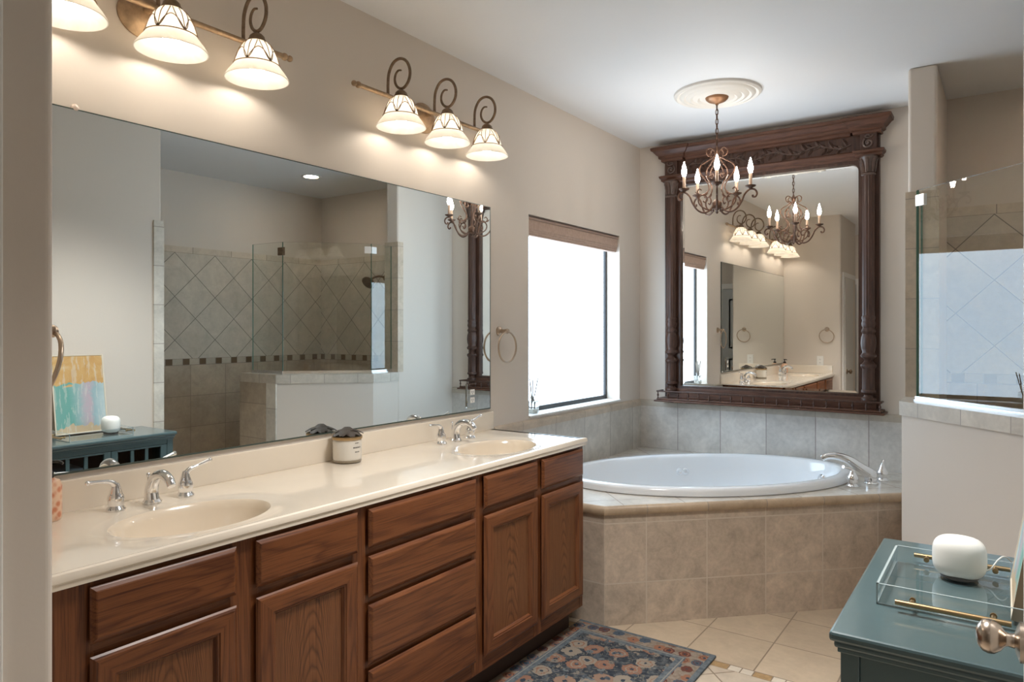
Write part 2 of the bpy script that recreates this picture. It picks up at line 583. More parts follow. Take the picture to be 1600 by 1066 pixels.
# angled half wall of the shower
ho = [(1.777, 4.07), (1.777, 3.803), (2.275, 3.305), (2.70, 3.305)]
hi = [(2.70, 3.415), (2.32, 3.415), (1.905, 3.83), (1.905, 4.07)]
S('wall_half', MB().prism(ho + hi, 0, 1.075), M_wall)
g = 0.010
capo = [(1.777 - g, 4.07), (1.777 - g, 3.803 - g * .41), (2.275 - g * .41, 3.305 - g), (2.70 + g, 3.305 - g), (2.70 + g, 3.415 + g), (2.32, 3.415 + g), (1.905 + g, 3.83), (1.905 + g, 4.07)]
cap = MB().prism(capo, 1.075, 1.088)
cap.prism(capo[:4] + [(2.70, 3.305), (2.275, 3.305), (1.777, 3.803), (1.777, 4.07)], 1.022, 1.075)
S('trim_1', cap, M_cap)
# upright tile trims: half wall end, right wall end, column face
S('trim_2', MB().box(2.272, 2.385, 3.295, 3.306, 0.0, 1.022), M_vtrim)
S('trim_3', MB().prism([(2.2885, 2.392), (2.2995, 2.392), (2.2995, 2.4465), (2.42, 2.4465), (2.42, 2.4575), (2.2885, 2.4575)], 0.0, 2.125), M_vtrim)
S('trim_4', MB().box(1.766, 1.912, 4.0585, 4.071, 1.088, 2.118).box(1.766, 1.778, 4.07, 4.12, 1.088, 2.118), M_coltile)
S('trim_5', MB().box(2.386, 2.70, 3.294, 3.306, 0.0, 1.022).box(2.70, 2.711, 3.294, 3.415, 0.0, 1.022), M_sh_x)
# shower wall tile
S('trim_6', MB().box(3.488, 3.501, 2.37, 4.75, 0.0, 2.12), M_sh_y)
S('trim_7', MB().box(1.905, 3.488, 4.738, 4.751, 0.0, 2.12), M_sh_x)
# splash tile round the tub
TY0 = 2.955
S('trim_8', MB().box(0.0, 0.012, TY0, 4.738, 0.578, 0.875), M_splash_left)
S('trim_9', MB().box(0.0, 1.777, 4.738, 4.751, 0.578, 0.875), M_splash_far)
nose = [(0, 0), (0.016, 0), (0.016, 0.03), (0.013, 0.04), (0.006, 0.046), (0, 0.047)]
n1 = MB(); n2 = MB()
for (p, q) in zip(nose[:-1], nose[1:]):
    n1.add([(p[0], TY0, 0.875 + p[1]), (p[0], 4.75, 0.875 + p[1]), (q[0], 4.75, 0.875 + q[1]), (q[0], TY0, 0.875 + q[1])], [(0, 1, 2, 3)])
    n2.add([(0, 4.75 - p[0], 0.875 + p[1]), (1.777, 4.75 - p[0], 0.875 + p[1]), (1.777, 4.75 - q[0], 0.875 + q[1]), (0, 4.75 - q[0], 0.875 + q[1])], [(0, 1, 2, 3)])
n1.add([(p[0], TY0, 0.875 + p[1]) for p in nose], [tuple(range(6))])
S('trim_10', n1, M_nose_y)
S('trim_11', n2, M_nose_x)

# ------------------------------------------------------------------ window
win = MB().box(-0.135, -0.118, WY0, WY1, WZ0, WZ1)
wo = struct(win.build('window_1', M_pane))
fr = MB()
fw = 0.028
for (a, b, c, d) in ((WY0, WY1, WZ0 + .008, WZ0 + .008 + fw), (WY0, WY1, WZ1 - fw, WZ1), (WY0, WY0 + fw * .6, WZ0, WZ1), (WY1 - fw * .6, WY1, WZ0, WZ1)):
    fr.box(-0.118, -0.098, a, b, c, d, 0.003)
fr.build('window_frame', mat('dark_bronze_frame', (0.035, 0.033, 0.033), 0.4, 0.3), wo)
MB().box(-0.098, 0.010, WY0 + .001, WY1 - .001, WZ0 - 0.0, WZ0 + 0.010, 0.003).build('window_sill', M_trimw, wo)
# fabric shade, rolled up under the head of the reveal
bl = thing('window_blind', 'pinkish beige fabric blind pulled up at the top of the window', 'blind', (-0.04, 3.854, 1.96))
t = NT('blind_fabric'); t.xyz()
t.set(Base_Color=t.ramp(t.noise(t.co, 60, 3), [(0.3, (0.40, 0.285, 0.225)), (0.7, (0.47, 0.34, 0.275))]), Roughness=0.9)
M_blind = t.m
b = MB()
for k in range(4):
    b.box(-0.060 + 0.002 * k, -0.024 + 0.004 * k, WY0 + 0.004, WY1 - 0.004, 1.958 + 0.012 * k, 2.05, 0.003)
b.build('folded_fabric', M_blind, bl)
MB().box(-0.065, -0.006, WY0 + 0.003, WY1 - 0.003, 2.046, 2.060, 0.002).build('head_rail', mat('blind_rail', (0.30, 0.21, 0.165), 0.6), bl)

# ------------------------------------------------------------------ doors
dl = struct(MB().box(2.205, 2.240, 0.70, 1.474, 0.012, 2.03, 0.003).build('door_1', M_door))
M90 = Matrix.Rotation(radians(-90), 4, 'Y')
kb = MB()
kb.lathe([(0.0, 0.0), (0.032, 0.0), (0.032, 0.006), (0.022, 0.010), (0.012, 0.013), (0.0105, 0.022), (0.0125, 0.026), (0.020, 0.031), (0.0265, 0.040), (0.0275, 0.048), (0.025, 0.056), (0.018, 0.0625), (0.008, 0.066), (0.0, 0.0665)],
         (2.205, 1.414, 0.921), 32, M=M90)
kb.build('door_knob', M_knob, dl)
MB().box(2.212, 2.233, 1.4735, 1.4755, 0.88, 0.96).build('latch_plate', M_knob, dl)
S('trim_12', MB().box(2.20, 2.30, 0.58, 0.695, 0, 2.06, 0.003), M_trimw)
# white door in the passage wall, seen in the carved mirror
d2 = MB().box(0.628, 0.655, -0.02, 0.47, 0.012, 2.03, 0.003)
do = struct(d2.build('door_2', M_door))
MB().lathe([(0.0, 0.0), (0.030, 0.0), (0.030, 0.006), (0.012, 0.012), (0.011, 0.024), (0.026, 0.036), (0.026, 0.05), (0.0, 0.062)], (0.655, 0.40, 0.93), 24, M=Matrix.Rotation(radians(90), 4, 'Y')).build('door_knob', M_brown, do)
S('trim_13', MB().box(0.628, 0.645, 0.475, 0.54, 0, 2.09, 0.003).box(0.628, 0.645, -0.62, 0.475, 2.035, 2.09, 0.003).box(0.628, 0.645, -0.09, -0.025, 0, 2.035, 0.003), M_trimw)

M_d3 = mat('grey_door_paint', (0.50, 0.53, 0.54), 0.45)
d3 = struct(MB().box(0.72, 1.455, -1.499, -1.470, 0.01, 2.045, 0.003).build('door_3', M_d3))
for (za, zb_) in ((0.22, 0.98), (1.12, 1.90)):
    for (xa, xb) in ((0.82, 1.05), (1.13, 1.36)):
        MB().rings([(xa, xb, za, zb_, 0.0), (xa + .008, xb - .008, za + .008, zb_ - .008, 0.006), (xa + .03, xb - .03, za + .03, zb_ - .03, 0.006), (xa + .045, xb - .045, za + .045, zb_ - .045, 0.012)], lambda u, v, h: (u, -1.470 + h - .006, v)).build('panel', M_d3, d3)
S('trim_14', MB().box(0.645, 0.715, -1.4995, -1.475, 0, 2.13, 0.003).box(1.46, 1.53, -1.4995, -1.475, 0, 2.13, 0.003).box(0.715, 1.46, -1.4995, -1.475, 2.05, 2.13, 0.003), M_trimw)

# ------------------------------------------------------------------ tub deck
A_ = 2.44                                     # apron plane y = x + A_
D0 = (0.60, 3.04)
D1 = (1.775, 3.04 + 1.175)
TC = (0.77, 4.0); TA, TB = 0.85, 0.505
dk = MB()
zt = 0.560
dk.add([(0.003, 3.04, 0), (D0[0], D0[1], 0), (D0[0], D0[1], zt), (0.003, 3.04, zt)], [(0, 1, 2, 3)], 1)
dk.add([(D0[0], D0[1], 0), (D1[0], D1[1], 0), (D1[0], D1[1], zt), (D0[0], D0[1], zt)], [(0, 1, 2, 3)], 0)
# rounded lip
lip = [(0.0, 0.532), (0.012, 0.535), (0.017, 0.545), (0.0185, 0.556), (0.016, 0.568), (0.009, 0.576), (0.0, 0.578)]
def lip_pts(o):
    # offset polyline of the apron by o outwards
    q = tan8 = 0.41421
    return [(0.003, 3.04 - o), (D0[0] + o * q, D0[1] - o), (D1[0], D1[1] - o * 1.41421)]
for (p, q) in zip(lip[:-1], lip[1:]):
    P, Q = lip_pts(p[0]), lip_pts(q[0])
    for i in range(2):
        dk.add([(*P[i], p[1]), (*P[i + 1], p[1]), (*Q[i + 1], q[1]), (*Q[i], q[1])], [(0, 1, 2, 3)], 2, True)
# top with an oval hole: bridge ring of points
N = 96
outer = []
poly = [(0.003, 3.04), D0, D1, (1.775, 4.736), (0.003, 4.736)]
def ray_poly(c, a, poly):
    d = (cos(a), sin(a)); best = None
    for i in range(len(poly)):
        (x1, y1), (x2, y2) = poly[i], poly[(i + 1) % len(poly)]
        ex, ey = x2 - x1, y2 - y1
        den = d[0] * ey - d[1] * ex
        if abs(den) < 1e-9: continue
        s = ((x1 - c[0]) * ey - (y1 - c[1]) * ex) / den
        u = ((x1 - c[0]) * d[1] - (y1 - c[1]) * d[0]) / den
        if s > 0 and -1e-6 <= u <= 1 + 1e-6 and (best is None or s < best): best = s
    return (c[0] + d[0] * best, c[1] + d[1] * best)
def ell(c, a, b, ang, t):
    x, y = a * cos(t), b * sin(t)
    return (c[0] + x * cos(ang) - y * sin(ang), c[1] + x * sin(ang) + y * cos(ang))
angs = [2 * pi * i / N for i in range(N)] + [atan2(p[1] - TC[1], p[0] - TC[0]) % (2 * pi) for p in poly]
angs = sorted(set(round(a, 7) for a in angs))
def ell_dir(c, a, b, ang, th):
    # ellipse point in world direction th
    ph = th - ang
    r_ = 1.0 / sqrt((cos(ph) / a) ** 2 + (sin(ph) / b) ** 2)
    return (c[0] + r_ * cos(th), c[1] + r_ * sin(th))
E1 = [ell_dir(TC, TA - .03, TB - .03, pi / 4, a) for a in angs]
E2 = [ray_poly(TC, a, poly) for a in angs]
n = len(angs)
dk.add([(*p, 0.578) for p in E1] + [(*p, 0.578) for p in E2], [(i, (i + 1) % n, n + (i + 1) % n, n + i) for i in range(n)], 3)
dko = dk.build('tub_deck', [M_apron, M_apron_x, M_bull, M_deck])
tag(dko, 'beige tiled corner tub surround with a rounded tile edge', 'tub surround')

# ------------------------------------------------------------------ bathtub
tub = thing('bathtub', 'white oval drop-in bathtub set in the tiled corner deck', 'bathtub', (TC[0], TC[1], 0.578))
tb = MB()
prof = [(0.012, 0.0006), (0.0, 0.004), (-0.002, 0.030), (0.004, 0.040), (0.016, 0.0455), (0.050, 0.0455), (0.062, 0.041), (0.070, 0.028), (0.085, -0.03), (0.115, -0.20), (0.150, -0.34), (0.20, -0.40), (0.30, -0.42), (0.42, -0.425)]
n = 96
vs = []
for (ins, z) in prof:
    for i in range(n):
        vs.append((*ell(TC, TA - ins, TB - ins, pi / 4, 2 * pi * i / n), 0.578 + z))
fs = []
for j in range(len(prof) - 1):
    for i in range(n):
        fs.append((j * n + i, j * n + (i + 1) % n, (j + 1) * n + (i + 1) % n, (j + 1) * n + i))
fs.append(tuple(range((len(prof) - 1) * n, len(prof) * n)))
tb.add(vs, fs, 0, True)
tb.build('tub_shell', M_tub, tub)
def on_wall(t, dz):
    ins = 0.085 + (-dz - 0.03) / 0.17 * 0.03
    p = ell(TC, TA - ins, TB - ins, pi / 4, t)
    return Vector((p[0], p[1], 0.578 + dz)), Vector((TC[0] - p[0], TC[1] - p[1], 0)).normalized()
def disc_on(mb, p, d, r, h):
    M = d.to_track_quat('Z', 'Y').to_matrix().to_4x4()
    mb.lathe([(r, -0.004), (r, h * .5), (r * .8, h), (r * .5, h), (r * .3, h * .4), (0.0, h * .4)], p, 20, M=M)
for tt in (1.45, 1.50, ):
    p, d = on_wall(tt + 0.06, -0.055)
    j = MB(); disc_on(j, p, d, 0.022, 0.008); j.build('jet', M_tub, tub)
p, d = on_wall(0.10, -0.060)
j = MB(); disc_on(j, p, d, 0.036, 0.012); j.build('overflow_plate', M_chrome, tub)
MB().lathe([(0, 0), (0.03, 0), (0.03, 0.004), (0.02, 0.006), (0, 0.006)], (TC[0] + .25, TC[1] + .25, 0.578 - 0.425), 24).build('drain', M_chrome, tub)

# tub faucet: low arching spout and two lever handles
tf = thing('tub_faucet', 'chrome roman tub faucet at the right end of the oval tub', 'faucet', (1.555, 4.30, 0.578))
sp = MB()
d2_ = Vector((-0.80, -0.30, 0)).normalized()
b0 = Vector((1.575, 4.31, 0.5786))
pts = [b0 + Vector((0, 0, 0.03)), b0 + d2_ * 0.005 + Vector((0, 0, 0.055)), b0 + d2_ * 0.05 + Vector((0, 0, 0.085)), b0 + d2_ * 0.11 + Vector((0, 0, 0.125)), b0 + d2_ * 0.17 + Vector((0, 0, 0.145)), b0 + d2_ * 0.225 + Vector((0, 0, 0.142)), b0 + d2_ * 0.25 + Vector((0, 0, 0.128))]
pp = smooth_path(pts, 8)
sp.tube(pp, lerp_list([0.030, 0.031, 0.027, 0.024, 0.020, 0.017, 0.016], len(pp)), 20)
sp.lathe([(0, 0), (0.037, 0), (0.037, 0.008), (0.032, 0.013), (0.031, 0.035)], b0, 28)
sp.build('spout', M_chrome, tf)
for (x, y, ex) in ((1.505, 4.175, 0), (1.615, 4.435, 1)):
    hb = MB()
    c = (x, y, 0.5786)
    hb.lathe([(0, 0), (0.031, 0), (0.031, 0.006), (0.025, 0.012), (0.023, 0.022), (0.029, 0.036), (0.029, 0.050), (0.021, 0.064), (0.014, 0.078), (0.012, 0.088), (0.009, 0.092), (0, 0.093)], c, 24)
    d = Vector((-0.5, -0.7, 0)) if not ex else Vector((0.05, 0.2, 0))
    q = smooth_path([Vector(c) + Vector((0, 0, 0.085)), Vector(c) + d * 0.02 + Vector((0, 0, 0.098)), Vector(c) + d * 0.075 + Vector((0, 0, 0.112))], 5)
    hb.tube(q, lerp_list([0.010, 0.007, 0.008], len(q)), 10)
    hb.build('handle', M_chrome, tf)

# ------------------------------------------------------------------ vanity cabinet
V0, V1 = 0.640, 2.925
FX = 0.545
Mz = oak('oak_upright', 'z', 0.3); My = oak('oak_level', 'y', 2.1)


def oak_panel():
    t = NT('oak_panel'); t.xyz()
    tc = t.n('ShaderNodeTexCoord'); sp = t.n('ShaderNodeSeparateXYZ')
    t.t.links.new(tc.outputs['Generated'], sp.inputs[0])
    gy, gz = sp.outputs[1], sp.outputs[2]
    mp = t.n('ShaderNodeMapping'); mp.inputs['Scale'].default_value = (9, 9, 2.0); t.t.links.new(t.co, mp.inputs[0])
    n1 = t.math('SUBTRACT', t.noise(mp.outputs[0], 1.0, 3.0, 0.5), 0.5)
    u = t.math('ADD', t.math('SUBTRACT', gy, 0.52), t.math('MULTIPLY', n1, 0.35))
    f = t.math('ADD', t.math('MULTIPLY', t.math('MULTIPLY', u, u), 9.0), t.math('MULTIPLY', gz, 1.1))
    rings = t.math('FRACT', t.math('MULTIPLY', t.math('ADD', f, t.math('MULTIPLY', n1, 0.25)), 7.0))
    mp2 = t.n('ShaderNodeMapping'); mp2.inputs['Scale'].default_value = (160, 160, 3); t.t.links.new(t.co, mp2.inputs[0])
    fine = t.noise(mp2.outputs[0], 1.6, 4.0, 0.7)
    c = t.ramp(rings, [(0.0, (0.095, 0.032, 0.0105)), (0.25, (0.172, 0.064, 0.0215)), (0.75, (0.198, 0.076, 0.0265)), (1.0, (0.112, 0.038, 0.012))])
    c = t.mix(1.0, c, t.ramp(fine, [(0.36, (0.58, 0.52, 0.48)), (0.52, (1, 1, 1))]), 'MULTIPLY')
    t.set(Base_Color=c, Roughness=0.38, Coat_Weight=0.15, Coat_Roughness=0.25, Specular_IOR_Level=0.35)
    return t.m

Mp = oak_panel()
Mdark = mat('toe_kick_dark', (0.045, 0.022, 0.012), 0.6)
van = thing('vanity_cabinet', 'long red-brown oak double vanity cabinet with raised doors and drawers', 'cabinet', (0.27, 1.78, 0.0))
bd = MB()
bd.box(0.004, FX - 0.02, V0, V1, 0.125, 0.143, 0, 0)
bd.box(0.004, 0.020, V0, V1, 0.125, 0.76, 0, 0)
for ya in (V0, 1.508, 2.106, V1 - 0.018):
    bd.box(0.004, FX - 0.02, ya, ya + 0.018, 0.125, 0.883, 0, 0)
# face frame: stiles and rails
for (a, b) in ((V0, 0.745), (1.075, 1.160), (1.490, 1.560), (2.078, 2.152), (2.502, 2.560), (2.893, V1)):
    bd.box(FX - 0.02, FX, a, b, 0.125, 0.883, 0.0015, 0)
for (a, b) in ((0.125, 0.195), (0.705, 0.757), (0.858, 0.883)):
    bd.box(FX - 0.021, FX - 0.0008, V0 + .001, V1 - .001, a, b, 0, 1)
for z in (0.374, 0.580):
    bd.box(FX - 0.021, FX - 0.0008, 1.5, 2.12, z - 0.02, z + 0.02, 0, 1)
bd.build('carcass', [Mz, My], van)
MB().box(0.05, FX - 0.075, V0, V1, 0.0, 0.126).build('toe_kick', Mdark, van)
def slab(name, y0, y1, z0, z1, m, par):
    def fn(u, v, h): return (FX + h, u, v)
    mb = MB()
    R = [(y0 + .013, y1 - .013, z0 + .013, z1 - .013, 0.0), (y0 + .001, y1 - .001, z0 + .001, z1 - .001, 0.0095), (y0, y1, z0, z1, 0.0105), (y0 + .003, y1 - .003, z0 + .003, z1 - .003, 0.0135), (y0 + .010, y1 - .010, z0 + .010, z1 - .010, 0.0185), (y0 + .013, y1 - .013, z0 + .013, z1 - .013, 0.0195)]
    mb.rings(R, fn)
    return mb.build(name, m, par)
def door(y0, y1, z0, z1, par):
    def fn(u, v, h): return (FX + h, u, v)
    def rc(i, h): return (y0 + i, y1 - i, z0 + i, z1 - i, h)
    mb = MB()
    mb.rings([rc(0.013, 0), rc(0.001, 0.0098), rc(0, 0.011), rc(0.004, 0.0155), rc(0.009, 0.0185), rc(0.014, 0.0195), rc(0.050, 0.0195), rc(0.053, 0.0165), rc(0.057, 0.0165), rc(0.061, 0.012), rc(0.064, 0.0075)], fn, (0, 1), cap=False)
    d = mb.build('door', [Mz, My], par)
    MB().rings([rc(0.063, 0.0072), rc(0.0635, 0.0074)], fn).build('panel', Mp, d)
    return d
for (a, b) in ((0.732, 1.088), (1.145, 1.503), (2.140, 2.514), (2.547, 2.905)):
    slab('false_drawer_front', a, b, 0.745, 0.870, My, van)
    door(a, b, 0.183, 0.718, van)
for i, (a, b) in enumerate(((0.747, 0.869), (0.592, 0.722), (0.384, 0.570), (0.183, 0.366))):
    slab('drawer_front', 1.547, 2.091, a, b, oak('oak_drawer', 'y', 3.3 + 1.37 * i), van)

# ------------------------------------------------------------------ countertop with two moulded basins
CT = 0.914
CY0, CY1, CX1 = 0.636, 2.934, 0.567
ctop = thing('vanity_countertop', 'cream cultured marble countertop with two moulded oval sinks', 'countertop', (0.28, 1.79, 0.884))
SK = [(0.335, 1.105), (0.335, 2.520)]
SA, SB = 0.215, 0.150                         # half length along y, half depth along x
mbc = MB()
ex0, ex1, ec = 0.0, 0.560, 0.052
# flat strips outside the sink patches
cuts = [CY0]
for (sx, sy) in SK: cuts += [sy - 0.29, sy + 0.29]
cuts += [CY1]
def quad(x0, x1, y0, y1, z): mbc.add([(x0, y0, z), (x1, y0, z), (x1, y1, z), (x0, y1, z)], [(0, 1, 2, 3)])
XF = CX1 - 0.026
for i in (0, 2, 4):
    quad(0.0015, XF, cuts[i], cuts[i + 1], CT)
basins = []
n = 96
for (sx, sy) in SK:
    rect = [(0.0015, sy - 0.29), (XF, sy - 0.29), (XF, sy + 0.29), (0.0015, sy + 0.29)]
    an = sorted(set([round(2 * pi * i / n, 7) for i in range(n)] + [round(atan2(p[1] - sy, p[0] - sx) % (2 * pi), 7) for p in rect]))
    k = len(an)
    R0 = [(*ray_poly((sx, sy), a, rect), CT) for a in an]
    # a shallow shell rim around the bowl
    def er(a_, b_, z): return [(*ell_dir((sx - 0.012, sy), b_, a_, 0, a), z) for a in an]
    rings_ = [R0]
    def er2(a_, b_, z):
        out = []
        for a in an:
            r_ = 1.0 / sqrt((cos(a) / b_) ** 2 + (sin(a) / a_) ** 2)
            out.append((sx + r_ * cos(a), sy + r_ * sin(a), z))
        return out
    rings_ += [er2(SA + .050, SB + .045, CT), er2(SA + .042, SB + .038, CT - 0.0016), er2(SA + .006, SB + .006, CT - 0.0045)]
    vs = [p for rg in rings_ for p in rg]
    fs = [(j * k + i, j * k + (i + 1) % k, (j + 1) * k + (i + 1) % k, (j + 1) * k + i) for j in range(len(rings_) - 1) for i in range(k)]
    mbc.add(vs, fs, 0, True)
    bs = MB()
    br = [er2(SA + .006, SB + .006, CT - .0045), er2(SA, SB, CT - .010), er2(SA - .008, SB - .008, CT - .028), er2(SA - .025, SB - .02, CT - .075), er2(SA - .06, SB - .045, CT - .115), er2(SA - .11, SB - .08, CT - .135), er2(0.03, 0.03, CT - .142)]
    vs = [p for rg in br for p in rg]
    fs = [(j * k + i, j * k + (i + 1) % k, (j + 1) * k + (i + 1) % k, (j + 1) * k + i) for j in range(len(br) - 1) for i in range(k)]
    fs.append(tuple(range((len(br) - 1) * k, len(br) * k)))
    bs.add(vs, fs, 0, True)
    basins.append(bs)
# front edge with a raised drip bead, and the right end
edge = [(0.0, 0.0), (0.006, 0.0), (0.010, 0.004), (0.017, 0.005), (0.023, 0.002), (0.026, -0.006), (0.026, -0.014), (0.022, -0.018), (0.022, -0.030), (0.0, -0.030)]
for (p, q) in zip(edge[:-1], edge[1:]):
    ye = CY1 - 0.026
    mbc.add([(XF + p[0], CY0, CT + p[1]), (XF + p[0], ye + p[0], CT + p[1]), (XF + q[0], ye + q[0], CT + q[1]), (XF + q[0], CY0, CT + q[1])], [(0, 1, 2, 3)], 0, True)
    mbc.add([(XF + p[0], ye + p[0], CT + min(p[1], 0.0)), (0.0015, ye + p[0], CT + min(p[1], 0.0)), (0.0015, ye + q[0], CT + min(q[1], 0.0)), (XF + q[0], ye + q[0], CT + min(q[1], 0.0))], [(0, 1, 2, 3)], 0, True)
mbc.build('top_slab', M_counter, ctop)
for bs in basins:
    b = bs.build('basin', M_basin, ctop)
    c = b.data.vertices
for (sx, sy) in SK:
    MB().lathe([(0, 0.0), (0.022, 0.0), (0.022, 0.003), (0.016, 0.005), (0, 0.005)], (sx, sy, CT - 0.142), 24).build('drain', M_chrome, ctop)
MB().box(0.0015, 0.021, CY0, CY1, CT - 0.001, 1.005, 0.004).build('backsplash', M_counter, ctop)
MB().box(0.022, 0.545, CY0 - 0.001, CY0 + 0.018, CT - 0.001, 1.005, 0.004).build('side_splash', M_counter, ctop)

# ------------------------------------------------------------------ sink faucets
def make_faucet(cy_, label):
    root = thing('sink_faucet', label, 'faucet', (0.105, cy_, CT + .0006), 'chrome sink faucets')
    c = Vector((0.105, cy_, CT + .0006))
    s = MB()
    s.lathe([(0, 0), (0.027, 0), (0.027, 0.005), (0.023, 0.010), (0.0205, 0.013)], c, 28)
    pts = smooth_path([c + Vector((0, 0, 0.010)), c + Vector((-0.002, 0, 0.035)), c + Vector((0.008, 0, 0.062)), c + Vector((0.030, 0, 0.083)), c + Vector((0.062, 0, 0.090)), c + Vector((0.092, 0, 0.080)), c + Vector((0.108, 0, 0.062))], 7)
    s.tube(pts, lerp_list([0.022, 0.0195, 0.017, 0.0155, 0.0145, 0.0135, 0.012], len(pts)), 20)
    s.build('spout', M_chrome, root)
    k = MB()
    k.tube([c + Vector((-0.022, 0, 0.02)), c + Vector((-0.022, 0, 0.075))], 0.0028, 8)
    k.lathe([(0.0, 0.0), (0.004, 0.0), (0.006, 0.004), (0.006, 0.008), (0.003, 0.012), (0, 0.0125)], c + Vector((-0.022, 0, 0.074)), 14)
    k.build('lift_rod', M_chrome, root)
    for sgn in (-1, 1):
        b = c + Vector((0.0, sgn * 0.104, 0))
        h = MB()
        h.lathe([(0, 0), (0.026, 0), (0.026, 0.004), (0.022, 0.009), (0.019, 0.014), (0.021, 0.024), (0.0225, 0.034), (0.021, 0.042), (0.018, 0.046), (0.0165, 0.052), (0.013, 0.062), (0.010, 0.072), (0.008, 0.076), (0, 0.078)], b, 26)
        q = smooth_path([b + Vector((0, 0, 0.066)), b + Vector((0.002, sgn * 0.012, 0.080)), b + Vector((0.004, sgn * 0.035, 0.087)), b + Vector((0.006, sgn * 0.078, 0.090 if sgn < 0 else 0.100))], 5)
        h.tube(q, lerp_list([0.0095, 0.0075, 0.0050, 0.0062], len(q)), 12)
        h.ball(q[-1], 0.0072, 8)
        h.build('lever_handle', M_chrome, root)
    return root
make_faucet(1.109, 'chrome two-handle faucet at the sink on the left, nearer the soap bottle')
make_faucet(2.522, 'chrome two-handle faucet at the sink on the right, nearer the window')

# ------------------------------------------------------------------ vanity mirror, outlet on it
vm = thing('wall_mirror', 'large frameless wall mirror above the vanity countertop', 'mirror', (0.004, 1.78, 1.022))
MB().box(0.0015, 0.0085, 0.655, 2.917, 1.022, 2.055).build('mirror_glass', [M_mirror], vm)
e = MB()
e.box(0.0012, 0.0089, 0.654, 2.918, 1.020, 1.0255); e.box(0.0012, 0.0089, 2.914, 2.919, 1.020, 2.056); e.box(0.0012, 0.0089, 0.654, 2.918, 2.053, 2.0565)
e.build('mirror_edge', M_mirror_edge, vm)
M_clip = glass_mat('clip_plastic', (0.85, 0.74, 0.68), 0.15, 0.2)
for y in (0.941, 2.40):
    if y < 1: MB().lathe([(0, 0), (0.011, 0), (0.011, 0.004), (0.007, 0.008), (0, 0.009)], (0.002, y, 2.060), 18, M=Matrix.Rotation(radians(90), 4, 'Y')).build('mirror_clip', mat('clip_plastic_solid', (0.75, 0.62, 0.54), 0.25, coat=0.6), vm)
# outlet
def outlet(name, label, origin, fx, plate_m, big=False):
    """fx(u, v, h) -> world point"""
    root = thing(name, label, 'outlet', origin)
    hw, hh = (0.041, 0.062) if big else (0.036, 0.058)
    p = MB(); p.rings([(-hw, hw, -hh, hh, 0.0), (-hw, hw, -hh, hh, 0.004), (-hw + .003, hw - .003, -hh + .003, hh - .003, 0.006)], fx)
    p.build('cover_plate', plate_m, root)
    for s in (-1, 1):
        q = MB()
        q.rings([(-0.0165, 0.0165, s * .0195 - .0135, s * .0195 + .0135, 0.0055), (-0.0165, 0.0165, s * .0195 - .0135, s * .0195 + .0135, 0.0075)], fx)
        ro = q.build('receptacle', M_white, root)
        q = MB()
        for du in (-0.006, 0.006):
            q.rings([(du - .0012, du + .0012, s * .0195 - .003, s * .0195 + .006, 0.0076), (du - .0012, du + .0012, s * .0195 - .003, s * .0195 + .006, 0.0078)], fx)
        q.rings([(-.002, .002, s * .0195 - .009, s * .0195 - .0055, 0.0076), (-.002, .002, s * .0195 - .009, s * .0195 - .0055, 0.0078)], fx)
        q.build('slots', M_black, ro)
outlet('wall_outlet', 'mirror-plated double outlet at the right end of the wall mirror', (0.009, 2.760, 1.097), lambda u, v, h: (0.009 + h, 2.760 + u, 1.097 + v), M_mirror, True)
outlet('wall_outlet', 'white double outlet on the return wall left of the vanity, seen in the carved mirror', (0.41, 0.634, 1.055), lambda u, v, h: (0.41 - u, 0.634 + h, 1.055 + v), M_white)

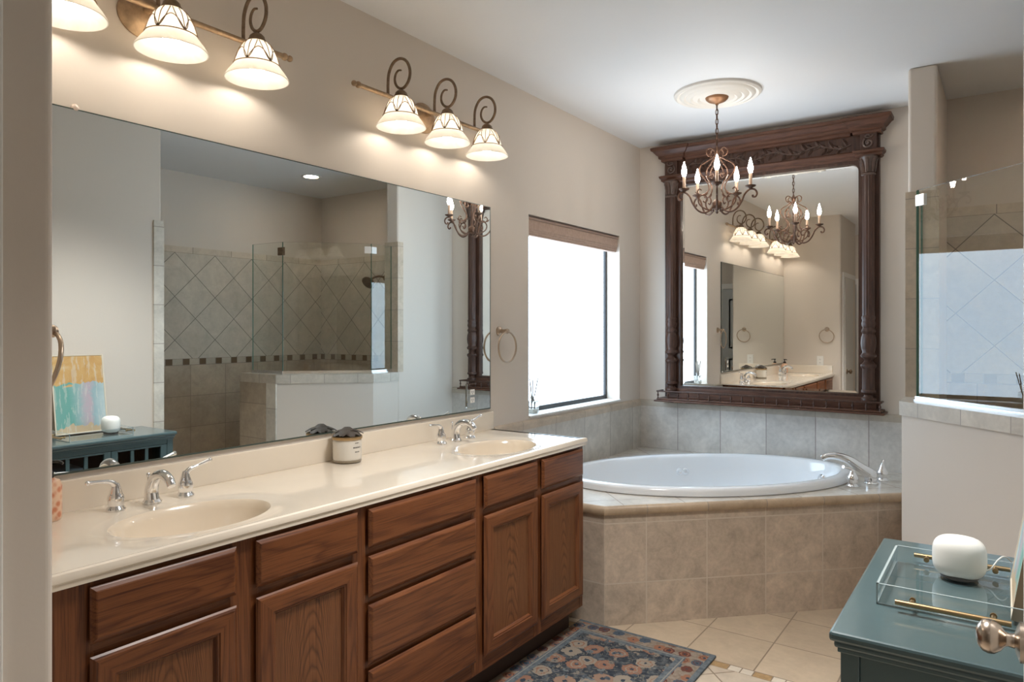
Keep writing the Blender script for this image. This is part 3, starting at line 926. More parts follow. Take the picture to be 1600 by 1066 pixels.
# ------------------------------------------------------------------ vanity lights
shade_prof = [(0.030, 0.0), (0.037, -0.005), (0.046, -0.014), (0.055, -0.028), (0.0625, -0.047), (0.0675, -0.064), (0.072, -0.080), (0.080, -0.091), (0.091, -0.105), (0.100, -0.119), (0.103, -0.126)]
def make_vanity_light(yc, label):
    z = 2.408
    root = thing('vanity_light', label, 'light', (0.0, yc, z), 'three-shade vanity lights')
    o = Vector((0.0, yc, z))
    p = MB()
    Mx = Matrix.Rotation(radians(90), 4, 'Y')
    p.lathe([(0.068, 0.0), (0.068, 0.006), (0.060, 0.012), (0.050, 0.020), (0.030, 0.026), (0.0, 0.028)], o + Vector((0.001, -0.02, -0.018)), 36, M=Mx, sx=1.0, sy=1.15)
    p.lathe([(0.0, 0.0), (0.012, 0.0), (0.012, 0.035), (0.0, 0.035)], o + Vector((0.02, -0.02, -0.004)), 14, M=Mx)
    p.build('backplate', M_bar, root)
    b = MB()
    b.tube([o + Vector((0.055, -0.455, 0)), o + Vector((0.055, 0.455, 0))], 0.0095, 12)
    for s in (-1, 1):
        b.ball(o + Vector((0.055, s * 0.462, 0)), 0.0135, 8); b.ball(o + Vector((0.055, s * 0.484, 0)), 0.0115, 8)
    b.build('bar', M_bar, root)
    for k in (-1, 0, 1):
        yy = 0.295 * k
        a = MB()
        c = [(0.055, 0.004), (0.054, 0.045), (0.060, 0.095), (0.085, 0.132), (0.122, 0.142), (0.158, 0.125), (0.178, 0.088), (0.176, 0.050), (0.155, 0.022), (0.130, 0.016), (0.106, 0.030), (0.094, 0.055), (0.098, 0.080), (0.113, 0.094), (0.130, 0.092)]
        q = smooth_path([o + Vector((x, yy, zz)) for x, zz in c], 6)
        a.tube(q, lerp_list([0.0062, 0.0062, 0.0062, 0.0055, 0.0038], len(q)), 10)
        ao = a.build('scroll_arm', M_brown, root)
        top = o + Vector((0.130, yy, -0.020))
        h = MB()
        h.lathe([(0.0, 0.040), (0.006, 0.038), (0.007, 0.030), (0.016, 0.026), (0.024, 0.018), (0.026, 0.010), (0.029, 0.006), (0.030, -0.004), (0.027, -0.010), (0.0, -0.010)], top, 24)
        h.build('shade_holder', M_brown, root)
        s = MB()
        inner = [(r_ - 0.003, zz) for r_, zz in reversed(shade_prof)]
        s.lathe(shade_prof + inner, top, 40, close=True)
        so = s.build('glass_shade', M_shade, root)
        w = MB()
        def rad(zz):
            for (r0, z0), (r1, z1) in zip(shade_prof[:-1], shade_prof[1:]):
                if z1 <= zz <= z0: return r0 + (r1 - r0) * (zz - z0) / (z1 - z0)
            return 0.073
        ring = [top + Vector(((0.0745) * cos(2 * pi * i / 40), 0.0745 * sin(2 * pi * i / 40), -0.080)) for i in range(40)]
        w.tube(ring, 0.0019, 6, closed=True)
        for m in range(6):                     # leading lines fanning up from points on the ring
            a0 = 2 * pi * m / 6
            for sg in (-1, 0, 1):
                q = []
                for i in range(11):
                    t_ = i / 10
                    zz = -0.080 + 0.074 * t_
                    aa = a0 + sg * radians(26) * t_ ** 0.7
                    rr = rad(zz) + 0.0012
                    q.append(top + Vector((rr * cos(aa), rr * sin(aa), zz)))
                w.tube(q, 0.0015, 5)
            q = []
            for i in range(15):
                t_ = i / 14
                zz = -0.080 + 0.046 * sin(pi * t_) ** 0.8
                aa = a0 + radians(60) * t_
                rr = rad(zz) + 0.0012
                q.append(top + Vector((rr * cos(aa), rr * sin(aa), zz)))
            w.tube(q, 0.0015, 5)
        w.build('leading_wire', M_brown, so)
        l = MB(); l.ball(top + Vector((0, 0, -0.080)), 0.027, 12, sz=1.25)
        l.build('bulb', M_bulb, root)
    return root
make_vanity_light(1.155, 'bronze three-shade scroll light over the left sink, cut off by the photo edge')
make_vanity_light(2.432, 'bronze three-shade scroll light over the sink on the right, fully in view')

# ------------------------------------------------------------------ towel rings
def towel_ring(label, base, nrm, side, rr, lean=0.0):
    root = thing('towel_ring', label, 'towel ring', base, 'bronze towel rings')
    b = Vector(base); nrm = Vector(nrm); side = Vector(side)
    m = MB()
    M = nrm.to_track_quat('Z', 'Y').to_matrix().to_4x4()
    m.lathe([(0.0, 0.0), (0.026, 0.0), (0.026, 0.006), (0.021, 0.012), (0.012, 0.016), (0.009, 0.030), (0.012, 0.044), (0.014, 0.055), (0.010, 0.062), (0.0, 0.063)], b, 24, M=M)
    m.build('post', M_bronze, root)
    dn = Vector((0, 0, -cos(lean))) - nrm * sin(lean)
    c = b + nrm * 0.055 + dn * (rr + 0.004)
    ring = [c + side * rr * sin(2 * pi * i / 48) - dn * (rr * cos(2 * pi * i / 48)) for i in range(48)]
    MB().tube(ring, 0.005, 10, closed=True).build('ring', M_bronze, root)
towel_ring('bronze towel ring between the wall mirror and the window', (0.0, 3.005, 1.418), (1, 0, 0), (0, 1, 0), 0.079)
towel_ring('bronze towel ring on the return wall at the left edge of the photo', (0.485, 0.634, 1.425), (0, 1, 0), (1, 0, 0), 0.079, radians(17))

# ------------------------------------------------------------------ carved mirror
cm = thing('carved_mirror', 'tall antique carved dark wood mirror hanging over the bathtub', 'mirror', (0.89, 4.74, 0.93))
t = NT('dark_walnut'); t.xyz()
mp = t.n('ShaderNodeMapping'); mp.inputs['Scale'].default_value = (30, 30, 3); t.t.links.new(t.co, mp.inputs[0])
f = t.noise(mp.outputs[0], 3, 5, 0.6, 0.4)
t.set(Base_Color=t.ramp(f, [(0.3, (0.035, 0.016, 0.010)), (0.7, (0.085, 0.038, 0.024))]), Roughness=0.45, Coat_Weight=0.06, Specular_IOR_Level=0.35)
M_wal = t.m
t = NT('walnut_moulding'); t.xyz()
mp = t.n('ShaderNodeMapping'); mp.inputs['Scale'].default_value = (3, 30, 30); t.t.links.new(t.co, mp.inputs[0])
f = t.noise(mp.outputs[0], 3, 5, 0.6, 0.4)
t.set(Base_Color=t.ramp(f, [(0.3, (0.055, 0.023, 0.013)), (0.7, (0.135, 0.058, 0.034))]), Roughness=0.45, Coat_Weight=0.06, Specular_IOR_Level=0.35)
M_walx = t.m
M_carve = mat('carved_walnut', (0.085, 0.050, 0.037), 0.36, coat=0.15, var=0.4, scale=40)
XC = 0.89
GW, GZ0, GZ1 = 0.562, 1.035, 2.43
YB, YF, YG = 4.7485, 4.700, 4.722
# frame board with a round-cornered opening
ro = 0.045
inn = [(XC - GW, GZ0), (XC + GW, GZ0)]
for k in range(7):
    a = radians(90 * k / 6); inn.append((XC + GW - ro + ro * cos(a), GZ1 - ro + ro * sin(a)))
for k in range(7):
    a = radians(90 + 90 * k / 6); inn.append((XC - GW + ro + ro * cos(a), GZ1 - ro + ro * sin(a)))
ob = (XC - 0.675, XC + 0.675, 0.955, 2.60)
outp = []
for (x, z) in inn:
    outp.append(None)
n = len(inn)
corner = [(ob[0], ob[2]), (ob[1], ob[2]), (ob[1], ob[3]), (ob[0], ob[3])]
# map: first two to bottom corners, arc points spread over right top corner and left top corner
mapped = [corner[0], corner[1]]
for k in range(7):
    mapped.append((ob[1], GZ1 - ro + ro * sin(radians(90 * k / 6))) if k < 3 else ((ob[1], ob[3]) if k == 3 else (XC + GW - ro + ro * cos(radians(90 * k / 6)), ob[3])))
for k in range(7):
    a = radians(90 + 90 * k / 6)
    mapped.append((XC - GW + ro + ro * cos(a), ob[3]) if k < 3 else ((ob[0], ob[3]) if k == 3 else (ob[0], GZ1 - ro + ro * sin(a))))
fbm = MB()
vs = [(x, YF, z) for x, z in inn] + [(x, YF, z) for x, z in mapped] + [(x, YG - .001, z) for x, z in inn] + [(x, YB, z) for x, z in mapped]
fs = []
for i in range(n):
    j = (i + 1) % n
    fs += [(i, j, n + j, n + i), (i, j, 2 * n + j, 2 * n + i), (n + i, n + j, 3 * n + j, 3 * n + i)]
fbm.add(vs, fs)
fbm.build('frame_board', M_wal, cm)
MB().box(XC - GW - .02, XC + GW + .02, YG, YG + 0.006, GZ0 - .02, GZ1 + .02).build('mirror_glass', M_mirror2, cm)
# bevelled border line of the glass
bvl = MB()
ins = [(XC + (x - XC) * (1 - 0.020 / GW), GZ0 + 0.018 + (z - GZ0) * ((GZ1 - GZ0 - 0.036) / (GZ1 - GZ0))) for x, z in inn]
vs = [(x, YG - 0.0006, z) for x, z in inn] + [(x, YG - 0.0022, z) for x, z in ins]
bvl.add(vs, [(i, (i + 1) % n, n + (i + 1) % n, n + i) for i in range(n)])
bvl.build('glass_bevel', M_mirror2, cm)

def stack(mb, x0, x1, prof, yb=YB, mi=0):
    """moulding with mitred returns: prof = (projection, z); projects from YF and sideways"""
    for (p, q) in zip(prof[:-1], prof[1:]):
        A = [(x0 - p[0], yb, p[1]), (x0 - p[0], YF - p[0], p[1]), (x1 + p[0], YF - p[0], p[1]), (x1 + p[0], yb, p[1])]
        B = [(x0 - q[0], yb, q[1]), (x0 - q[0], YF - q[0], q[1]), (x1 + q[0], YF - q[0], q[1]), (x1 + q[0], yb, q[1])]
        for i in range(3):
            mb.add([A[i], A[i + 1], B[i + 1], B[i]], [(0, 1, 2, 3)], mi)
    for pr in (prof[0], prof[-1]):
        mb.add([(x0 - pr[0], yb, pr[1]), (x0 - pr[0], YF - pr[0], pr[1]), (x1 + pr[0], YF - pr[0], pr[1]), (x1 + pr[0], yb, pr[1])], [(0, 1, 2, 3)], mi)
CR = [(0.012, 2.596), (0.020, 2.600), (0.020, 2.612), (0.034, 2.620), (0.036, 2.636), (0.046, 2.644), (0.066, 2.668), (0.074, 2.672), (0.076, 2.690), (0.066, 2.695)]
cn = MB()
stack(cn, XC - 0.50, XC + 0.50, CR)
CE = [(0.030, 2.596), (0.036, 2.600), (0.036, 2.612), (0.050, 2.620), (0.052, 2.636), (0.062, 2.644), (0.082, 2.668), (0.091, 2.672), (0.094, 2.690), (0.080, 2.697)]
for s in (-1, 1):
    xa = XC + s * 0.612
    stack(cn, xa - 0.042, xa + 0.042, CE)
cn.build('cornice', M_walx, cm)
# entablature: lower moulding above the glass and the abacus blocks
en = MB()
stack(en, XC - 0.56, XC + 0.56, [(0.006, 2.448), (0.012, 2.456), (0.012, 2.470), (0.020, 2.480), (0.026, 2.492), (0.018, 2.500)])
for s in (-1, 1):
    xa = XC + s * 0.620
    stack(en, xa - 0.044, xa + 0.044, [(0.020, 2.458), (0.030, 2.466), (0.030, 2.476), (0.040, 2.486), (0.042, 2.498), (0.028, 2.504)])
en.build('lower_moulding', M_walx, cm)
# frieze carving: scrolling leaves in relief
def leaf(mb, c, ang, L, Wd, th=0.010):
    pts = []
    n_ = 8
    for i in range(n_ + 1):
        u = i / n_; w = Wd * sin(pi * min(1, u ** 0.8)) * 0.5
        pts.append((u * L, w, th * sin(pi * u) + 0.002))
    ca, sa = cos(ang), sin(ang)
    vs = []
    def T(u, v, h): return (c[0] + u * ca - v * sa, c[1] - h, c[2] + u * sa + v * ca)
    for (u, w, h) in pts:
        vs += [T(u, -w, 0), T(u, 0, h), T(u, w, 0)]
    fs = []
    for i in range(n_):
        a = 3 * i
        fs += [(a, a + 1, a + 4, a + 3), (a + 1, a + 2, a + 5, a + 4)]
    mb.add(vs, fs, 0, True)
cv = MB()
zf = 2.548
wave = [Vector((XC + x, YF - 0.005, zf + 0.016 * sin(x * 24))) for x in [i * 0.02 - 0.52 for i in range(53)]]
cv.tube(wave, 0.0048, 6)
for i in range(26):
    x = -0.50 + i * 0.04
    up = 1 if i % 2 else -1
    c = (XC + x, YF - 0.002, zf + 0.016 * sin(x * 24))
    leaf(cv, c, radians(62 * up if x < 0 else 180 - 62 * up), 0.056, 0.028, 0.017)
    leaf(cv, c, radians(-28 * up if x < 0 else 180 + 28 * up), 0.046, 0.022, 0.014)
    if i % 3 == 0:
        sp_ = [Vector((c[0] + 0.017 * (1 - k / 16) * cos(k * .62), YF - 0.006, zf + up * 0.014 + 0.017 * (1 - k / 16) * sin(k * .62))) for k in range(15)]
        cv.tube(sp_, 0.0042, 6)
cv.build('frieze_carving', M_carve, cm)
for s in (-1, 1):
    xa = XC + s * 0.620
    rb = MB()
    rb.box(xa - 0.045, xa + 0.045, YF - 0.030, YF + 0.01, 2.500, 2.600, 0.003)
    bo = rb.build('frieze_block', M_wal, cm)
    rs = MB()
    q = [Vector((xa + s * (0.031 - 0.0012 * k) * cos(k * .42 + 2.2), YF - 0.034, 2.538 + (0.031 - 0.0012 * k) * sin(k * .42 + 2.2))) for k in range(22)]
    rs.tube(q, 0.0065, 8)
    q = [Vector((xa + s * (0.026 - 0.0016 * k) * cos(-k * .5 + 0.3), YF - 0.034, 2.580 + (0.013 - 0.0008 * k) * sin(-k * .5 + 0.3))) for k in range(14)]
    rs.tube(q, 0.005, 8)
    rs.ball((xa, YF - 0.034, 2.538), 0.010, 8)
    rs.build('scroll_carving', M_carve, bo)
    # turned column
    yc = YF - 0.022
    col = MB()
    prof = [(0.0, 0.995), (0.040, 0.997), (0.042, 1.006), (0.040, 1.016), (0.028, 1.024), (0.024, 1.034), (0.030, 1.044), (0.040, 1.050), (0.040, 1.062),
            (0.035, 1.068), (0.034, 1.190), (0.037, 1.196), (0.043, 1.204), (0.043, 1.216), (0.032, 1.226), (0.022, 1.240), (0.028, 1.252), (0.042, 1.262), (0.044, 1.272), (0.036, 1.284),
            (0.033, 1.292), (0.040, 1.315), (0.043, 1.345), (0.040, 1.378), (0.033, 1.400), (0.036, 1.406), (0.040, 1.416), (0.036, 1.428), (0.032, 1.436), (0.036, 1.446), (0.039, 1.460), (0.036, 1.474), (0.034, 1.480), (0.038, 1.492), (0.038, 1.502), (0.033, 1.510), (0.033, 1.515)]
    col.lathe(prof, (xa, yc, 0), 28)
    # fluted shaft
    nfl = 14
    k = nfl * 6
    vs = []
    zs = (1.513, 1.53, 2.33, 2.345)
    for zi, z in enumerate(zs):
        dep = 0.0035 if zi in (1, 2) else 0.0
        for i in range(k):
            a = 2 * pi * i / k
            r_ = 0.0345 - dep * (0.5 - 0.5 * cos(nfl * a))
            vs.append((xa + r_ * cos(a), yc + r_ * sin(a), z))
    fs = [(j * k + i, j * k + (i + 1) % k, (j + 1) * k + (i + 1) % k, (j + 1) * k + i) for j in range(3) for i in range(k)]
    col.add(vs, fs, 0, True)
    col.build('column', M_wal, cm)
    cp = MB()
    cp.lathe([(0.034, 2.343), (0.040, 2.348), (0.040, 2.356), (0.032, 2.362), (0.033, 2.385), (0.040, 2.425), (0.050, 2.452), (0.046, 2.460), (0.0, 2.460)], (xa, yc, 0), 24)
    for i in range(8):
        a = 2 * pi * i / 8
        q = [Vector((xa + (0.034 + 0.012 * (u / 6) ** 2 + (0.004 if u == 6 else 0)) * cos(a), yc + (0.034 + 0.012 * (u / 6) ** 2) * sin(a), 2.362 + 0.080 * u / 6)) for u in range(7)]
        cp.tube(q, lerp_list([0.006, 0.009, 0.009, 0.005], 7), 6)
    cp.build('capital', M_carve, cm)
# shelf with a spindle gallery
sh = MB()
sh.box(XC - 0.715, XC + 0.715, 4.592, YB, 0.926, 0.938, 0.004)
sh.box(XC - 0.700, XC + 0.700, 4.606, YB, 0.938, 0.950, 0.004)
sh.box(XC - 0.66, XC + 0.66, 4.690, YB, 0.950, 1.020, 0.003)
sh.build('shelf', M_walx, cm)
gl = MB()
gl.box(XC - 0.700, XC + 0.700, 4.602, 4.618, 0.993, 1.003, 0.003)
for s in (-1, 1): gl.box(XC + s * 0.692 - 0.008, XC + s * 0.692 + 0.008, 4.61, 4.70, 0.993, 1.003, 0.003)
glo = gl.build('gallery_rail', M_wal, cm)
for i in range(20):
    x = XC - 0.690 + 1.38 * i / 19
    sd = MB()
    sd.lathe([(0.0055, 0.949), (0.0045, 0.955), (0.003, 0.960), (0.0065, 0.968), (0.0072, 0.974), (0.0045, 0.980), (0.003, 0.986), (0.0055, 0.994)], (x, 4.610, 0), 10)
    sd.build('spindle', M_wal, glo)

# ------------------------------------------------------------------ chandelier
CXc, CYc = 0.87, 3.86
med = MB()
med.lathe([(0.235, H - 0.0005), (0.233, H - 0.012), (0.220, H - 0.020), (0.205, H - 0.014), (0.198, H - 0.022), (0.182, H - 0.027), (0.170, H - 0.019), (0.160, H - 0.027), (0.145, H - 0.032), (0.132, H - 0.024), (0.122, H - 0.031), (0.106, H - 0.036), (0.094, H - 0.028), (0.082, H - 0.033), (0.0, H - 0.034)], (CXc - .005, CYc + .02, 0), 72)
tag(med.build('ceiling_medallion', mat('plaster_white', (0.80, 0.76, 0.70), 0.6), loc=(CXc, CYc, H - 0.034)), 'round white ribbed plaster medallion on the ceiling above the chandelier', 'ceiling medallion')
ch = thing('chandelier', 'small scrolled bronze chandelier with five lit candle bulbs', 'chandelier', (CXc, CYc, 2.066))
MB().lathe([(0.0, 2.668), (0.008, 2.669), (0.010, 2.676), (0.026, 2.682), (0.048, 2.691), (0.060, 2.702), (0.063, 2.711), (0.0, 2.711)], (CXc, CYc, 0), 32).build('canopy', mat('copper_canopy', (0.36, 0.19, 0.10), 0.4, 0.6), ch)
cn = MB()
zz = 2.668; i = 0
while zz > 2.430:
    L = 0.017
    ring = []
    for k in range(14):
        a = 2 * pi * k / 14
        u, v = 0.0075 * cos(a), L * sin(a)
        ring.append((CXc + (u if i % 2 else 0), CYc + (0 if i % 2 else u), zz - 0.012 + v))
    cn.tube(ring, 0.0022, 6, closed=True)
    zz -= 0.0262; i += 1
cn.tube([(CXc + 0.003, CYc, 2.67), (CXc - 0.002, CYc + 0.002, 2.54), (CXc + .002, CYc, 2.42)], 0.0018, 6)
cn.build('chain', M_iron, ch)
bdy = MB()
bdy.lathe([(0.0, 2.066), (0.006, 2.070), (0.009, 2.078), (0.005, 2.084), (0.012, 2.090), (0.024, 2.096), (0.026, 2.104), (0.026, 2.128), (0.022, 2.136), (0.010, 2.142), (0.006, 2.150), (0.006, 2.38), (0.012, 2.390), (0.012, 2.405), (0.006, 2.418), (0.005, 2.432), (0.0, 2.434)], (CXc, CYc, 0), 20)
bdy.build('centre_stem', M_iron, ch)
th0 = atan2(-3.86, 1.31)
def rz(th, pts): return [Vector((CXc + r_ * cos(th), CYc + r_ * sin(th), z)) for r_, z in pts]
for k in range(5):
    th = th0 + 2 * pi * k / 5
    a = MB()
    q = smooth_path(rz(th, [(0.020, 2.112), (0.045, 2.082), (0.078, 2.073), (0.110, 2.088), (0.135, 2.122), (0.152, 2.160), (0.178, 2.183), (0.204, 2.180), (0.217, 2.160), (0.210, 2.142), (0.196, 2.142), (0.194, 2.152)]), 6)
    a.tube(q, 0.0052, 8)
    # inner scroll
    q = smooth_path(rz(th, [(0.028, 2.086), (0.058, 2.092), (0.092, 2.112), (0.104, 2.142), (0.090, 2.168), (0.064, 2.166), (0.054, 2.146), (0.066, 2.130), (0.078, 2.138)]), 6)
    a.tube(q, 0.0042, 8)
    # leaf tendril
    for (r0, z0, an) in ((0.060, 2.168, 1.9), (0.098, 2.170, 0.6)):
        b0 = rz(th, [(r0, z0)])[0]; b1 = rz(th, [(r0 + 0.030 * cos(an), z0 + 0.030 * sin(an))])[0]
        a.tube([b0, b0 + (b1 - b0) * .5, b1], [0.002, 0.0065, 0.0008], 6)
    a.build('arm', M_iron, ch)
    u = MB()
    q = smooth_path(rz(th, [(0.010, 2.385), (0.030, 2.372), (0.062, 2.352), (0.092, 2.330), (0.096, 2.300), (0.076, 2.268), (0.052, 2.236), (0.044, 2.205), (0.062, 2.180), (0.092, 2.170), (0.108, 2.186), (0.098, 2.204), (0.086, 2.196)]), 6)
    u.tube(q, 0.0036, 8)
    q = smooth_path(rz(th, [(0.008, 2.392), (0.020, 2.420), (0.042, 2.430), (0.058, 2.414), (0.052, 2.390), (0.036, 2.384), (0.028, 2.396)]), 6)
    u.tube(q, 0.0036, 8)
    q = smooth_path(rz(th, [(0.034, 2.340), (0.054, 2.316), (0.062, 2.288), (0.046, 2.272), (0.030, 2.284), (0.038, 2.300)]), 6)
    u.tube(q, 0.003, 8)
    u.build('cage_scroll', M_iron, ch)
    c = rz(th, [(0.183, 0)])[0]
    cc = MB()
    cc.lathe([(0.0, 2.184), (0.008, 2.186), (0.012, 2.192), (0.026, 2.198), (0.029, 2.204), (0.026, 2.203), (0.010, 2.200), (0.0, 2.200)], c, 20)
    cc.build('drip_cup', M_iron, ch)
    MB().lathe([(0.0, 2.200), (0.0085, 2.200), (0.0085, 2.268), (0.006, 2.272), (0.0, 2.272)], c, 16).build('candle_sleeve', M_candle, ch)
    MB().lathe([(0.0, 2.270), (0.008, 2.272), (0.0135, 2.288), (0.0145, 2.300), (0.011, 2.318), (0.006, 2.336), (0.0025, 2.350), (0.0, 2.356)], c, 18).build('flame_bulb', M_flame, ch)

# ------------------------------------------------------------------ shower glass and fittings
def pane_box(p0, p1, z0, z1, th=0.010):
    d = Vector((p1[0] - p0[0], p1[1] - p0[1], 0)).normalized()
    nn = Vector((-d.y, d.x, 0)) * th / 2
    P0 = Vector((*p0, 0)); P1 = Vector((*p1, 0))
    q = [P0 - nn, P1 - nn, P1 + nn, P0 + nn]
    return q
def glass_panel(label, p0, p1, z0, z1):
    root = thing('shower_glass_panel', label, 'glass panel', ((p0[0] + p1[0]) / 2, (p0[1] + p1[1]) / 2, z0), 'frameless shower glass')
    q = pane_box(p0, p1, z0, z1)
    # single clear sheet plus polished edges
    m = MB()
    P0, P1 = Vector((*p0, 0)), Vector((*p1, 0))
    m.add([(P0.x, P0.y, z0), (P1.x, P1.y, z0), (P1.x, P1.y, z1), (P0.x, P0.y, z1)], [(0, 1, 2, 3)])
    m.build('pane', M_glass, root)
    e = MB()
    d = (P1 - P0).normalized(); nn = Vector((-d.y, d.x, 0)) * 0.0045
    for a, b in (((P0, z0), (P0, z1)), ((P1, z0), (P1, z1)), ((P0, z1), (P1, z1))):
        A = Vector((a[0].x, a[0].y, a[1])); B = Vector((b[0].x, b[0].y, b[1]))
        e.add([A - nn, A + nn, B + nn, B - nn], [(0, 1, 2, 3)])
    e.build('polished_edge', M_gedge, root)
    return root
ZG0, ZG1 = 1.1123, 2.085
GA, GB, GC, GD = (1.838, 4.056), (1.838, 3.842), (2.298, 3.382), (2.640, 3.360)
gp1 = glass_panel('narrow shower glass panel against the tiled column', GA, GB, ZG0, ZG1)
gp2 = glass_panel('wide angled shower glass panel on the half wall facing the tub', (GB[0] + .004, GB[1] - .006), GC, ZG0, ZG1)
gp3 = glass_panel('short shower glass panel beside the shower opening, seen in the wall mirror', (GC[0] + .006, GC[1]), GD, ZG0, ZG1)
# metal channel under the glass
M_rail = mat('polished_aluminium', (0.82, 0.83, 0.85), 0.16, 1.0)
ca = MB()
pl = [GA, GB, GC, GD]
for a, b in zip(pl[:-1], pl[1:]):
    d = Vector((b[0] - a[0], b[1] - a[1], 0)).normalized(); nn = Vector((-d.y, d.x, 0))
    A = Vector((*a, 0)) - d * 0.004; B = Vector((*b, 0)) + d * 0.004
    for (w, z0, z1) in ((0.016, 1.0875, 1.097), (0.009, 1.097, 1.112)):
        q = [A - nn * w, B - nn * w, B + nn * w, A + nn * w]
        ca.prism([(v.x, v.y) for v in q], z0, z1)
tag(ca.build('glass_channel', M_rail, loc=(1.838, 3.842, 1.088)), 'bright aluminium channel holding the glass along the half wall cap', 'metal channel')
M_clamp = mat('satin_clamp', (0.88, 0.88, 0.88), 0.35, 0.85)
for (lab, c, dd) in (('square chrome clamp joining the glass panels near the tiled column', (GB[0], GB[1]), (-0.38, -0.92)), ('dark square clamp joining the glass panels at the shower opening', (GC[0], GC[1]), (0.3, -0.95))):
    k = MB()
    n1 = Vector((0, 1, 0)); 
    if 'chrome' in lab:
        k.box(c[0] - 0.009, c[0] + 0.009, c[1] + 0.0, c[1] + 0.05, 2.010, 2.062, 0.002)
        d = Vector((1, -1, 0)).normalized(); nn = Vector((1, 1, 0)).normalized() * 0.009
        A = Vector((*c, 0)); B = A + d * 0.05
        k.prism([(v.x, v.y) for v in (A - nn, B - nn, B + nn, A + nn)], 2.010, 2.062)
        mm = M_clamp
    else:
        d = Vector((-1, 1, 0)).normalized(); nn = Vector((1, 1, 0)).normalized() * 0.009
        A = Vector((*c, 0)); B = A + d * 0.012
        k.prism([(v.x, v.y) for v in (A - nn, B - nn, B + nn, A + nn)], 1.985, 2.045)
        k.box(c[0], c[0] + 0.055, c[1] - 0.010, c[1] + 0.008, 1.985, 2.045, 0.002)
        mm = M_brown
    tag(k.build('glass_clamp', mm, loc=(c[0], c[1], 2.0)), lab, 'clamp', None)
# shower head on the wall behind the glass
shd = thing('shower_fixture', 'dark round shower head on a bent arm behind the shower glass', 'shower head', (2.50, 4.738, 1.93))
q = smooth_path([(2.58, 4.738, 1.905), (2.575, 4.66, 1.915), (2.565, 4.58, 1.90), (2.56, 4.53, 1.875)], 5)
MB().tube(q, 0.010, 10).lathe([(0.0, 0.0), (0.03, 0.0), (0.028, 0.006), (0.0, 0.008)], (2.58, 4.738, 1.905), 20, M=Matrix.Rotation(radians(90), 4, 'X')).build('arm', M_brown, shd)
Md = Vector((-0.1, -0.75, -0.65)).to_track_quat('Z', 'Y').to_matrix().to_4x4()
MB().lathe([(0.0, -0.01), (0.014, -0.008), (0.02, 0.012), (0.045, 0.028), (0.062, 0.036), (0.064, 0.048), (0.058, 0.052), (0.0, 0.052)], (2.56, 4.53, 1.875), 28, M=Md).build('spray_face', M_brown, shd)
# recessed light in the shower ceiling
rl = thing('recessed_light', 'small round recessed light in the shower ceiling, seen in the wall mirror', 'light', (2.738, 4.002, H))
MB().lathe([(0.060, -0.0005), (0.085, -0.0005), (0.083, -0.006), (0.062, -0.006)], (2.738, 4.002, H), 36, close=True).build('trim_ring', M_white, rl)
MB().lathe([(0.0, -0.003), (0.061, -0.003)], (2.738, 4.002, H), 32).build('lens', emis('recessed_lens', (1.0, 0.92, 0.82), 60.0), rl)

# ------------------------------------------------------------------ items on the counter and sill
cj = thing('candle_jar', 'white glass candle jar with a gold rim and dark flower lid on the counter', 'candle', (0.085, 1.885, CT + .0006))
c = (0.085, 1.885, CT + .0006)
MB().lathe([(0.0, 0.006), (0.050, 0.006), (0.054, 0.010), (0.0555, 0.018), (0.0555, 0.082), (0.052, 0.090), (0.050, 0.092), (0.0, 0.092)], c, 40).build('jar', mat('milk_glass', (0.66, 0.62, 0.55), 0.22, coat=0.6), cj)
MB().lathe([(0.0, 0.0), (0.050, 0.0), (0.055, 0.004), (0.0562, 0.010), (0.054, 0.0115), (0.0, 0.0115)], c, 40).build('glass_base', mat('clear_base', (0.22, 0.18, 0.12), 0.12, coat=0.8), cj)
MB().lathe([(0.050, 0.090), (0.0575, 0.090), (0.0585, 0.096), (0.0575, 0.101), (0.048, 0.103), (0.0, 0.103)], c, 40).build('gold_rim', M_gold, cj)
pt = MB()
for k in range(9):
    a = 2 * pi * k / 9 + 0.3
    L, Wd = 0.062, 0.044
    vs = []
    for i in range(7):
        u = i / 6; w = Wd * 0.5 * sin(pi * min(1, 0.12 + 0.80 * u)); h = 0.122 - 0.020 * u ** 2 + (0.004 if k % 2 else 0)
        for v in (-w, 0, w):
            vs.append((c[0] + u * L * cos(a) - v * sin(a), c[1] + u * L * sin(a) + v * cos(a), CT + h + (0.004 if v == 0 else 0)))
    pt.add(vs, [(3 * i + j, 3 * i + j + 1, 3 * i + j + 4, 3 * i + j + 3) for i in range(6) for j in range(2)], 0, True)
pt.lathe([(0.0, 0.100), (0.030, 0.102), (0.026, 0.124), (0.012, 0.134), (0.0, 0.135)], c, 16)
pt.build('flower_lid', mat('dark_petal', (0.036, 0.025, 0.017), 0.6), cj)
# printed lines on the jar: blurred beyond reading in the photo, kept as dark strokes
tx = MB()
for (z, a0, a1, hh) in ((0.076, -18, 0, 0.004), (0.058, -26, 8, 0.0055), (0.042, -18, 3, 0.004)):
    a = a0
    random.seed(int(z * 1000))
    while a < a1:
        w = random.uniform(3, 7)
        A, B = radians(a + 8), radians(a + w + 8)
        R_ = 0.0558
        tx.add([(c[0] + R_ * cos(A), c[1] + R_ * sin(A), CT + z), (c[0] + R_ * cos(B), c[1] + R_ * sin(B), CT + z), (c[0] + R_ * cos(B), c[1] + R_ * sin(B), CT + z + hh), (c[0] + R_ * cos(A), c[1] + R_ * sin(A), CT + z + hh)], [(0, 1, 2, 3)])
        a += w + 1.6
tx.build('printed_label', mat('label_ink', (0.12, 0.11, 0.10), 0.6), cj)

